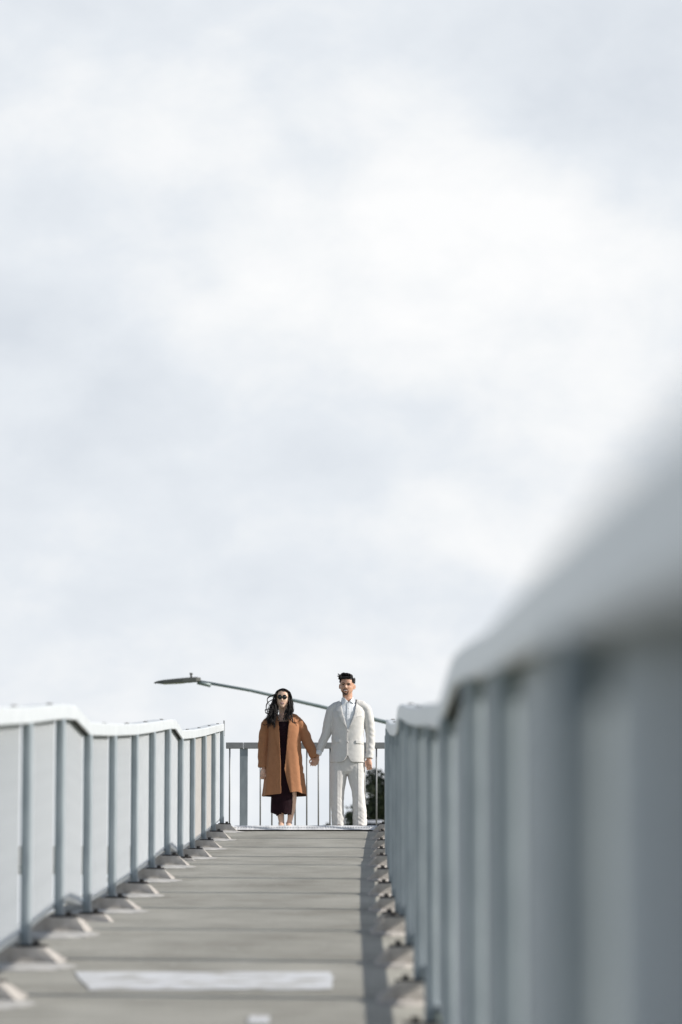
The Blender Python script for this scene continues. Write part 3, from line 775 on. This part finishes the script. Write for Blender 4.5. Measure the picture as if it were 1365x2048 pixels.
    bmesh.ops.delete(sh, geom=[f for f in sh.faces if f.calc_center_median().z > 1.518], context='FACES')
    relax_edges(sh)
    sb = bvh_of(sh)
    shirt = put('shirt', sh, shirt_m, root)
    for P in ([(926, 276), (944, 278), (972, 318), (934, 350), (920, 318)], [(1026, 264), (1012, 270), (980, 318), (1016, 338), (1036, 305)]):
        put('collar', patch([sb], V(P), .007, .004, .003, lambda x, z: .006 * max(0, (1.50 - z) * 10)), shirt_m, shirt)
    put('placket', patch([sb], V([(963, 330), (988, 330), (986, 530), (964, 530)]), .002, .003, .004), shirt_m, shirt)
    for zy in (332, 375, 420, 466):
        b = bmesh.new(); ball(b, (X(975), -.115 if zy > 340 else -.10, Zc(zy)), (.0055, .0025, .0055), 8)
        h = sb.ray_cast(Vector((X(975), -2, Zc(zy))), Vector((0, 1, 0)))
        if h[0] is not None: bmesh.ops.translate(b, verts=b.verts, vec=(0, h[0].y - .006 - (-.115 if zy > 340 else -.10), 0))
        put('shirt_button', b, button_m, shirt)
    b = bmesh.new(); tube(b, [(X(757), -.004, Zc(690)), (X(745), -.008, Zc(722))], [.037, .036], 18); put('shirt_cuff', b, shirt_m, shirt)
    # trousers
    bm = bmesh.new()
    loft(bm, [ell(X(966), .0, Zc(y), a, b, 40) for y, a, b in ((640, .172, .105), (720, .185, .115), (800, .192, .112), (850, .150, .100), (872, .06, .07))])
    for rows in (((770, 902, 62, .108), (840, 898, 65, .108), (900, 899, 63, .100), (950, 896, 57.5, .094), (1000, 891.5, 53.5, .090), (1080, 890, 49.5, .085), (1150, 892, 48, .083), (1210, 899, 50.5, .086), (1245, 901, 49, .092), (1290, 899, 46, .098)),
                 ((770, 1030, 62, .108), (840, 1034, 65, .108), (900, 1034, 63, .100), (950, 1040, 55, .094), (1000, 1047, 48, .090), (1080, 1054, 48, .085), (1150, 1061, 51, .083), (1210, 1062, 53, .086), (1245, 1063, 52, .092), (1290, 1062, 50, .098))):
        loft(bm, [ell(X(cx), .004, Zc(y), w / 666, b, 36, 2.2) for y, cx, w, b in rows])
    tr = remesh(bm, .005); soften(tr, 7)
    def tw(p):
        k = max(0, min(1, (.42 - p.z) / .3)); cr = 0
        for sx in (X(892), X(1050)): cr += .004 * math.exp(-((p.x - sx) / .006) ** 2) * (1 if p.y < 0 else 0)
        return cr + (.002 + .003 * k) * nse(p, (9, 9, 16), 5) + (.0015 + .0028 * k) * nse((lambda q: Vector((q.x, q.y, q.z + q.x * .8)))(p), (12, 12, 34), 9) + .0045 * k * nse((lambda q: Vector((q.x, q.y, q.z - q.x * .9)))(p), (7, 9, 40), 21)
    wrinkle(tr, tw)
    bmesh.ops.delete(tr, geom=[f for f in tr.faces if f.calc_center_median().z < .022 - .02 * (f.calc_center_median().y > 0)], context='FACES')
    relax_edges(tr)
    put('trousers', tr, suit_m, root)
    # jacket
    bm = bmesh.new()
    loft(bm, [ell(cx, .0, z, a, b, 56, 2.5) for z, cx, a, b in ((.765, 0, .200, .132), (.85, .0, .198, .132), (.95, .001, .190, .128), (1.03, .001, .184, .124), (1.12, .003, .182, .127), (1.20, .004, .185, .132), (1.29, .008, .192, .130), (1.36, .010, .190, .112), (1.405, .012, .165, .092), (1.44, .010, .118, .080), (1.475, .006, .080, .072))])
    tube(bm, [(X(925), .008, 1.445), (X(880), .008, 1.412), (X(848), .008, 1.372)], [.052, .060, .060], 20)
    tube(bm, [(X(1020), .008, 1.455), (X(1075), .008, 1.428), (X(1112), .008, 1.385)], [.052, .060, .060], 20)
    tube(bm, [(X(846), .008, 1.375), (X(830), .010, 1.26), (X(808), .018, Zc(560)), (X(778), .010, Zc(630)), (X(756), -.003, Zc(692))], [.059, .064, .0555, .048, .041], 22)
    tube(bm, [(X(1114), .008, 1.385), (X(1130), .010, 1.26), (X(1142), .018, Zc(560)), (X(1143), .008, Zc(640)), (X(1131), -.030, Zc(752))], [.059, .062, .055, .051, .046], 22)
    for p, r in (((X(850), .008, 1.372), .0605), ((X(1111), .008, 1.383), .0605), ((X(925), .008, 1.443), .050), ((X(1020), .008, 1.453), .050)): ball(bm, p, r, 20)
    jk = remesh(bm, .0046); soften(jk, 2)
    def jw(p):
        arm = 1.0 if (p.x < -.19 or p.x > .197) and p.z < 1.36 else .0
        d = .0025 * nse(p, (7, 7, 9), 2) + .0012 * nse(p, (25, 20, 25), 4)
        if arm:
            sd = 1 if p.x > 0 else -1
            d += .0024 * math.sin((p.z * 1.0 + sd * p.x * .9) * 85 + 4 * nse(p, (8, 8, 8), 8)) * max(0, min(1, (1.36 - p.z) * 4)) * (.5 + .8 * abs(nse(p, (5, 5, 5), 1)))
        elif .88 < p.z < 1.25:
            d += .0035 * math.sin((p.z - abs(p.x - .01) * .75) * 50) * math.exp(-((p.z - 1.07) / .10) ** 2) * min(1, abs(p.x) * 9)
        return d
    wrinkle(jk, jw)
    cut(jk, V([(902, 220), (917, 300), (928, 400), (965, 530), (977, 530), (1020, 420), (1042, 292), (1046, 220)]))
    cut(jk, V([(967, 733), (950, 765), (928, 781), (922, 860), (1012, 860), (1003, 784), (984, 765), (970, 733)]))
    cut(jk, V([(790, 781), (928, 782), (1003, 785), (1108, 784), (1108, 860), (790, 860)]), lambda y: True) if False else None
    bmesh.ops.delete(jk, geom=[f for f in jk.faces if (lambda c: c.z < Zc(782) and abs(c.x) < .205 and c.x > -.25)(f.calc_center_median())], context='FACES')
    bmesh.ops.delete(jk, geom=[f for f in jk.faces if (lambda c: c.z > 1.468 and abs(c.x) < .09)(f.calc_center_median())], context='FACES')
    relax_edges(jk, 6)
    jb = bvh_of(jk)
    jacket = put('jacket', jk, suit_m, root)
    md = jacket.modifiers.new('cloth', 'SOLIDIFY'); md.thickness = .004; md.offset = -1
    bb = [jb, sb]
    for P in ([(917, 292), (902, 306), (889, 350), (876, 392), (904, 412), (894, 424), (926, 478), (969, 534), (931, 420), (917, 350)],
              [(1030, 284), (1056, 300), (1062, 345), (1066, 385), (1037, 402), (1047, 418), (1015, 478), (975, 532), (1016, 415), (1030, 345)]):
        put('lapel', patch(bb, V(P), .006, .004, .003), suit_m, jacket)
    for P in ([(846, 612), (911, 610), (913, 634), (846, 640)], [(1030, 616), (1094, 618), (1094, 646), (1030, 640)]):
        put('pocket_flap', patch([jb], V(P), .003, .006, .003), suit_m, jacket)
    put('breast_pocket', patch([jb], V([(1032, 428), (1078, 420), (1079, 434), (1033, 443)]), .002, .003, .003), suit_m, jacket)
    put('front_edge', patch([jb], V([(962, 530), (968, 530), (968, 735), (955, 762), (930, 781), (924, 776), (950, 756), (963, 730)]), .002, .005, .003), suit_m, jacket)
    for zx, zy in ((975, 551), (971, 632)):
        h = jb.ray_cast(Vector((X(zx), -2, Zc(zy))), Vector((0, 1, 0))); y = h[0].y if h[0] is not None else -.13
        b = bmesh.new(); ball(b, (X(zx), y - .008, Zc(zy)), (.0095, .004, .0095), 12); put('jacket_button', b, button_m, jacket)
    put('body', body, skin_man, root)
    # shoes
    for cx in (900, 1062):
        b = bmesh.new()
        loft(b, [[(X(cx) + x * w, y, z * hh) for x, z in ((-1, 0), (1, 0), (1, .5), (.6, .9), (0, 1), (-.6, .9), (-1, .5))] for y, w, hh in ((-.205, .018, .03), (-.185, .038, .045), (-.13, .048, .062), (-.06, .043, .085), (.03, .036, .10), (.075, .034, .10), (.09, .02, .09))])
        put('shoe', b, seam_m, root)
man()

# ---------------------------------------------------------------- the woman
def woman():
    X = lambda zx: (zx - 480) / 666.0
    Zc = lambda zy: (1275 - zy) / 666.0 + .040
    V = lambda P: [(X(a), Zc(b)) for a, b in P]
    root = empty('person', (-.659, PY + .02, PZ), 'woman in a camel coat, dark wine dress and round sunglasses standing beside the railing', 'person')
    bm = bmesh.new()
    HC = (X(476), -.02, Zc(371)); HH = .226; HW = .0765
    T = head_bm(bm, HC, HH, HW, R(-4), R(1), False)
    tube(bm, [(X(478), .02, 1.24), (X(478), .018, 1.30), (X(477), .016, 1.36), (X(476), .012, 1.42)], [.075, .048, .044, .046], 22)
    loft(bm, [ell(X(480), .012, z, a, b, 32) for z, a, b in ((.75, .13, .09), (.95, .10, .08), (1.12, .12, .10), (1.20, .13, .085), (1.265, .13, .065), (1.30, .085, .055), (1.325, .05, .05))])
    for s, pts in ((-1, ((-.15, .01, 1.24), (-.228, .02, 1.0), (-.232, -.01, .735))), (1, ((.14, .01, 1.25), (.262, .02, 1.03), (.352, -.03, .84)))):
        tube(bm, pts, [.036, .03, .023], 14)
    hanging_hand(bm, (X(332), -.02, Zc(822)), 1, .90, lean=-.10, curl=.45, yaw=R(12))
    # hand held by the man: palm facing him, fingers folded down over his
    hx, hz = X(715), Zc(765)
    tube(bm, [(.345, -.03, .865), (X(716), -.034, Zc(748)), (X(715), -.038, Zc(772)), (X(712), -.034, Zc(790))], [.022, .024, .031, .026], 14, flat=.55)
    for k in range(4):
        x0 = X(692) + .019 * k
        finger(bm, [(x0, -.034, Zc(782)), (x0 - .002, -.048, Zc(798)), (x0 - .004, -.030, Zc(806)), (x0 - .004, -.008, Zc(800))], .0078)
    finger(bm, [(X(694), -.034, Zc(755)), (X(681), -.046, Zc(770)), (X(682), -.052, Zc(786))], .0084)
    # legs: the right one (viewer's right) shows through the slit of the dress
    tube(bm, [(-.06, .0, .80), (-.050, -.01, .52), (-.046, .012, .36), (-.036, .018, .24), (-.024, .012, .13), (-.020, .006, .092)], [.072, .050, .050, .042, .029, .028], 18)
    tube(bm, [(.07, .0, .80), (.105, -.015, .52), (.106, .008, .38), (.099, .016, .27), (.080, .012, .14), (.068, .006, .092)], [.075, .050, .049, .044, .030, .028], 18)
    for x in (-.020, .068):
        tube(bm, [(x, .012, .105), (x, -.015, .082), (x - .004, -.07, .048), (x - .006, -.115, .024), (x - .006, -.145, .020)], [.030, .031, .031, .033, .018], 14, flat=.6)
        tube(bm, [(x, .01, .11), (x, .026, .075), (x, .03, .062)], [.026, .024, .016], 12)
        for j in range(5): ball(bm, (x - .006 + (j - 2) * .0125, -.148 + .004 * abs(j - 1.5), .017), (.0068, .014, .008), 8)
    body = remesh(bm, .0036); soften(body, 1); hb = bvh_of(body)
    def fp(P): return [(lambda q: (q.x, q.z))(T((a * HW, -.09, u * HH))) for a, u in P]
    lp = put('lips', patch([hb], fp([(-.35, .250), (-.12, .280), (0, .272), (.12, .280), (.35, .250), (.18, .188), (0, .178), (-.18, .188)]), .001, .0028, .0018), lip_w, root)
    put('teeth', patch([hb], fp([(-.24, .246), (0, .257), (.24, .246), (.13, .228), (0, .223), (-.13, .228)]), .004, .002, .0016), teeth_m, lp)
    for s in (-1, 1): put('eyebrow', patch([hb], fp([(s * .62, .625), (s * .4, .652), (s * .16, .622), (s * .16, .605), (s * .4, .632)]), .001, .002, .0018), brow_m, root)
    put('body', body, skin_woman, root)
    # sunglasses
    gl = bmesh.new()
    for s in (-1, 1):
        c = T((s * .345 * HW * 1.02, -.094, .545 * HH)); n = 20
        front = [gl.verts.new(c + Vector((math.cos(2 * math.pi * k / n) * .0262, -.004 + s * 0 + .006 * abs(math.cos(2 * math.pi * k / n)) * (1 if math.cos(2 * math.pi * k / n) * s > 0 else .2), math.sin(2 * math.pi * k / n) * .0258))) for k in range(n)]
        back = [gl.verts.new(v.co + Vector((0, .003, 0))) for v in front]
        mid = gl.verts.new(c + Vector((0, -.0075, 0)))
        for k in range(n):
            gl.faces.new((mid, front[k], front[(k + 1) % n])); gl.faces.new((front[k], back[k], back[(k + 1) % n], front[(k + 1) % n]))
        gl.faces.new(back)
    g = put('sunglasses', gl, glass_black, root)
    fr = bmesh.new()
    for s in (-1, 1):
        c = T((s * .345 * HW * 1.02, -.096, .545 * HH))
        tube(fr, [c + Vector((math.cos(a) * .0268, .004 * abs(math.cos(a)), math.sin(a) * .0264)) for a in [2 * math.pi * k / 20 for k in range(21)]], .0016, 6)
        tube(fr, [c + Vector((s * .026, .004, .008)), T((s * .98 * HW, -.05, .56 * HH)), T((s * 1.03 * HW, .01, .55 * HH))], .0018, 6)
    a, b = T((-.09 * HW, -.098, .565 * HH)), T((.09 * HW, -.098, .565 * HH)); tube(fr, [a, (a + b) / 2 + Vector((0, -.004, .004)), b], .0016, 6)
    put('frame', fr, metal_m, g)
    # necklace
    b = bmesh.new(); pts = []
    for k in range(13):
        x = X(452) + (X(506) - X(452)) * k / 12; z = Zc(425) - (1 - ((k - 6) / 6) ** 2) * .035
        h = hb.ray_cast(Vector((x, -2, z)), Vector((0, 1, 0)))
        if h[0] is not None: pts.append((x, h[0].y - .003, z))
    if len(pts) > 3: tube(b, pts, .0014, 6); put('necklace', b, metal_m, root)
    # dress
    bm = bmesh.new()
    loft(bm, [ell(X(cx), .004, Zc(y), a, b, 56, 2.2) for y, cx, a, b in ((1178, 467, .118, .082), (1120, 470, .121, .088), (1040, 476, .126, .095), (900, 480, .140, .105), (760, 480, .150, .108), (680, 480, .130, .092), (620, 480, .120, .088), (560, 480, .135, .105), (520, 480, .142, .120), (476, 480, .138, .108), (462, 480, .134, .098))])
    dr = remesh(bm, .005); soften(dr, 2)
    def dw(p):
        a = math.atan2(p.y, p.x - X(470))
        if p.z < .50: return .0028 * math.sin(a * 44) * min(1, (.5 - p.z) * 5) + .006 * math.sin(a * 5 + 1) * max(0, .35 - p.z) * 3
        if p.z > .98: return .0024 * math.sin(p.z * 300 + 2.5 * nse(p, (9, 9, 5), 3))
        return .003 * nse(p, (12, 12, 8), 7)
    wrinkle(dr, dw)
    cut(dr, V([(548, 1010), (556, 1060), (548, 1130), (545, 1172), (640, 1172), (640, 1010)]), lambda y: y < .12)
    hem = lambda x: Zc(1166 + (12 if x > X(430) and x < X(470) else 0) + 6 * math.sin(x * 60) + (14 if x > X(515) else 0))
    bmesh.ops.delete(dr, geom=[f for f in dr.faces if (lambda c: c.z < hem(c.x) or c.z > Zc(474) - .05 * abs(c.x) * 0)(f.calc_center_median())], context='FACES')
    relax_edges(dr)
    dress = put('dress', dr, dress_m, root); md = dress.modifiers.new('cloth', 'SOLIDIFY'); md.thickness = .003; md.offset = -1
    st = bmesh.new()
    for s in (-1, 1):
        pts = []
        for k in range(8):
            x = s * (.055 + .012 * k / 7) + X(480); z = Zc(478) + (1.275 - Zc(478)) * k / 7
            h = hb.ray_cast(Vector((x, -2, z)), Vector((0, 1, 0)))
            if h[0] is not None: pts.append((x, h[0].y - .003, z))
        if len(pts) > 2: tube(st, pts, .0035, 6); put('shoulder_strap', st, dress_m, dress); st = bmesh.new()
    st.free()
    # coat
    bm = bmesh.new()
    loft(bm, [ell(cx, .006, z, a, b, 60, 2.3, tilt) for z, cx, a, b, tilt in ((.375, .003, .252, .170, .06), (.50, .008, .238, .160, .05), (.65, .012, .222, .150, .02), (.80, .013, .207, .140, 0), (.93, .014, .194, .130, 0), (1.05, .014, .184, .124, 0), (1.13, .012, .180, .130, 0), (1.20, .008, .178, .128, 0), (1.255, .003, .170, .108, 0), (1.295, .0, .125, .085, 0), (1.325, .0, .085, .070, 0), (1.35, .0, .066, .062, 0))])
    tube(bm, [(X(430), .012, 1.30), (X(385), .012, 1.270), (X(352), .012, 1.232)], [.045, .050, .052], 18)
    tube(bm, [(X(525), .012, 1.31), (X(565), .012, 1.290), (X(592), .012, 1.250)], [.045, .050, .052], 18)
    tube(bm, [(X(352), .012, 1.232), (X(338), .014, 1.13), (X(328), .020, Zc(620)), (X(325), .008, Zc(720)), (X(326), -.012, Zc(812))], [.054, .060, .058, .056, .054], 22)
    tube(bm, [(X(594), .012, 1.250), (X(622), .016, Zc(520)), (X(655), .020, Zc(600)), (X(690), .0, Zc(675)), (X(723), -.028, Zc(747))], [.054, .062, .061, .056, .049], 22)
    for p, r in (((X(355), .012, 1.230), .054), ((X(591), .012, 1.248), .054), ((X(430), .012, 1.298), .044), ((X(525), .012, 1.308), .044)): ball(bm, p, r, 20)
    ct = remesh(bm, .0048); soften(ct, 3)
    def cw(p):
        arm = (p.x < -.185 or p.x > .19 + max(0, (.85 - p.z) * .12)) and p.z > .66
        d = .003 * nse(p, (5, 5, 6), 1) + .001 * nse(p, (30, 30, 30), 6)
        if arm:
            sd = 1 if p.x > 0 else -1
            d += .005 * math.sin((p.z + sd * p.x * .35) * 48 + 2.5 * nse(p, (7, 7, 7), 5)) * (.3 + abs(nse(p, (5, 5, 5), 4)))
        else:
            k = max(0, min(1, (1.0 - p.z) / .5)); a = math.atan2(p.y, p.x)
            d += k * (.010 * math.sin(a * 7 + .8) + .006 * math.sin(a * 12 + p.z * 3))
        return d
    wrinkle(ct, cw)
    cut(ct, V([(432, 340), (440, 440), (446, 480), (456, 620), (462, 800), (465, 1080), (536, 1080), (534, 1006), (512, 930), (492, 835), (505, 700), (511, 620), (520, 520), (524, 470), (520, 340)]), lambda y: y < .02)
    def hemc(c):
        zx = c.x * 666 + 480
        if c.y > 0: return Zc(1035)
        if zx < 470: return Zc(1036 - (zx - 315) * .10)
        return Zc(1012 - 10 * math.exp(-((zx - 585) / 28) ** 2) + (zx - 535) * .05)
    bmesh.ops.delete(ct, geom=[f for f in ct.faces if (lambda c: (c.z < hemc(c)) or (c.z > 1.335 and abs(c.x) < .1))(f.calc_center_median())], context='FACES')
    relax_edges(ct, 7)
    cb = bvh_of(ct)
    coat = put('coat', ct, [coat_m, lining_m], root)
    md = coat.modifiers.new('cloth', 'SOLIDIFY'); md.thickness = .006; md.offset = -1; md.material_offset = 1; md.material_offset_rim = 0
    for P in ([(436, 395), (418, 420), (402, 500), (424, 600), (458, 745), (459, 700), (456, 620), (447, 490), (441, 440)],
              [(521, 395), (548, 400), (560, 440), (566, 480), (548, 545), (508, 700), (507, 660), (512, 620), (521, 520), (525, 470)]):
        put('lapel', patch([cb], V(P), .006, .005, .003, lambda x, z: .004), coat_m, coat)
    put('collar', patch([cb], V([(548, 398), (575, 396), (600, 410), (606, 440), (596, 470), (572, 482), (560, 440)]), .008, .006, .003, lambda x, z: .012 * max(0, min(1, (1.30 - z) * 10))), coat_m, coat)
    put('collar', patch([cb], V([(420, 408), (398, 412), (380, 430), (372, 470), (400, 492), (412, 440)]), .006, .005, .003), coat_m, coat)
    b = bmesh.new(); tube(b, [(X(327), -.0125, Zc(806)), (X(327), -.0135, Zc(818))], [.0545, .0535], 24, cap=False); put('cuff', b, coat_m, coat)
    # sandals with ankle straps
    for x in (-.020, .068):
        b = bmesh.new(); loft(b, [[(x - .004 + sx * w, y, z + dz) for sx, dz in ((-1, 0), (1, 0), (1, -.008), (-1, -.008))] for y, w, z in ((-.165, .012, .010), (-.14, .034, .010), (-.10, .036, .016), (-.04, .026, .05), (.02, .024, .058), (.045, .016, .06))])
        sd = put('sandal', b, strap_m, root, False)
        b = bmesh.new(); tube(b, [(x, .038, .055), (x, .036, .0)], [.010, .006], 8); put('heel', b, strap_m, sd)
        b = bmesh.new(); tube(b, [(x + math.cos(t) * .033, .006 + math.sin(t) * .033, .096 + .006 * math.sin(t)) for t in [2 * math.pi * k / 18 for k in range(19)]], .0042, 6); put('ankle_strap', b, strap_m, sd)
        b = bmesh.new(); tube(b, [(x - .006 + .036 * math.cos(t), -.115, .012 + .036 * math.sin(t)) for t in [math.pi * k / 10 for k in range(11)]], .004, 6); put('toe_strap', b, strap_m, sd)
    # hair: centre-parted, long, loose waves
    hm = bmesh.new(); rnd = random.Random(4)
    sk = bmesh.new(); head_bm(sk, HC, HH * 1.018, HW * 1.06, R(-4), R(1), False)
    inv = Matrix.Rotation(R(-1), 3, 'Y') @ Matrix.Rotation(R(4), 3, 'Z')
    def keep(f):
        q = inv @ (f.calc_center_median() - Vector(HC)); u = q.z / HH; xx = abs(q.x) / HW
        if q.y > .0: return u > .15
        if q.y > -.05: return u > .62 or xx > .93 and u > .3
        return u > .845 + .03 * (1 - xx) - .14 * max(0, xx - .45)
    bmesh.ops.delete(sk, geom=[f for f in sk.faces if not keep(f)], context='FACES')
    me = bpy.data.meshes.new('t'); sk.to_mesh(me); sk.free(); hm.from_mesh(me); bpy.data.meshes.remove(me)
    def wave(pts, amp, ph, fr):
        out = []
        for i, p in enumerate(pts):
            t = i / (len(pts) - 1); out.append(Vector(p) + Vector((math.sin(ph + t * fr) * amp * t, math.cos(ph * 1.3 + t * fr) * amp * .8 * t, math.sin(ph * 2 + t * fr) * amp * .3 * t)))
        return out
    def line(a, b, c, d, n=11):
        A, B, C_, D_ = map(Vector, (a, b, c, d)); r = []
        for k in range(n):
            t = k / (n - 1); r.append(A * (1 - t) ** 3 + B * 3 * t * (1 - t) ** 2 + C_ * 3 * t * t * (1 - t) + D_ * t ** 3)
        return r
    for side, cnt in ((-1, 24), (1, 15)):
        for k in range(cnt):
            yb = -.048 + .118 * (k + rnd.random()) / cnt
            p0 = Vector((side * rnd.uniform(.01, .10) * HW, yb, (1.0 - .10 * (abs(yb) / .075) ** 2) * HH + .002))
            if k % 5 == 0: p0 = Vector((side * rnd.uniform(.25, .5) * HW, -.072, .90 * HH))
            sp = rnd.random()
            p1 = Vector((side * (1.20 + .16 * sp) * HW, yb * .8 - .008, .93 * HH))
            if side < 0:
                ex, ey = 352 + 62 * rnd.random() + (k % 3) * 8, rnd.uniform(430, 520)
                p2 = Vector((X(rnd.uniform(388, 418)), yb * .5 - .05, Zc(370))); p3 = Vector((X(ex), -.148 - rnd.uniform(0, .025) + .025 * (ex < 365), Zc(ey)))
            else:
                ex, ey = rnd.uniform(496, 545), rnd.uniform(385, 470)
                p2 = Vector((X(rnd.uniform(538, 560)), yb * .5 - .03, Zc(335))); p3 = Vector((X(ex), -.115 - rnd.uniform(0, .03), Zc(ey)))
            amp, ph, fr2 = rnd.uniform(.008, .016), rnd.uniform(0, 6.3), rnd.uniform(7, 11)
            for j in range(22):
                o = Vector((rnd.gauss(0, .006), rnd.gauss(0, .006), rnd.gauss(0, .004)))
                q0 = T(p0 + Vector((o.x * .3, o.y, 0))); q1 = T(p1 + o * .8); e3 = p3 + o * 1.5 + Vector((rnd.gauss(0, .005), 0, rnd.gauss(0, .010)))
                strand(hm, wave(line(q0, q1, p2 + o * 1.4, e3, 12), amp * rnd.uniform(.85, 1.15), ph + rnd.uniform(-.25, .25), fr2), rnd.uniform(.0028, .0042), .0010, 4, 2)
    for k in range(70):                          # back of the hair
        x = rnd.uniform(-1, 1); p0 = T((x * .3 * HW, rnd.uniform(.0, .07), .98 * HH)); p1 = T((x * 1.2 * HW, .11, .85 * HH)); p2 = (X(476) + x * .085, .085, Zc(350)); p3 = (X(476) + x * .09, .06, Zc(rnd.uniform(380, 410)))
        strand(hm, wave(line(p0, p1, p2, p3), .008, rnd.uniform(0, 6), 7), .007, .002, 5, 2)
    locks = [[(430, 265), (365, 300), (372, 345), (395, 362)], [(415, 300), (362, 335), (358, 390), (385, 405)], [(400, 380), (352, 385), (352, 415), (375, 410), (380, 392)],
             [(398, 470), (350, 498), (318, 492)], [(545, 300), (528, 420), (545, 470), (590, 492)], [(540, 400), (552, 470), (556, 486), (582, 494), (580, 512)], [(520, 360), (492, 420), (494, 465)], [(508, 370), (486, 440), (484, 468)],
             [(420, 340), (440, 430), (455, 470), (432, 466)], [(395, 330), (378, 360), (362, 400), (368, 430)]]
    for l in locks:
        for q in range(3):
            strand(hm, [(X(a + rnd.uniform(-5, 5)), -.125 - .012 * (i > 0) - .018 * (i > 1), Zc(b + rnd.uniform(-5, 5))) for i, (a, b) in enumerate(l)], .0036 if q else .0046, .0010, 5, 8)
    put('hair', hm, hair_m, root)
woman()
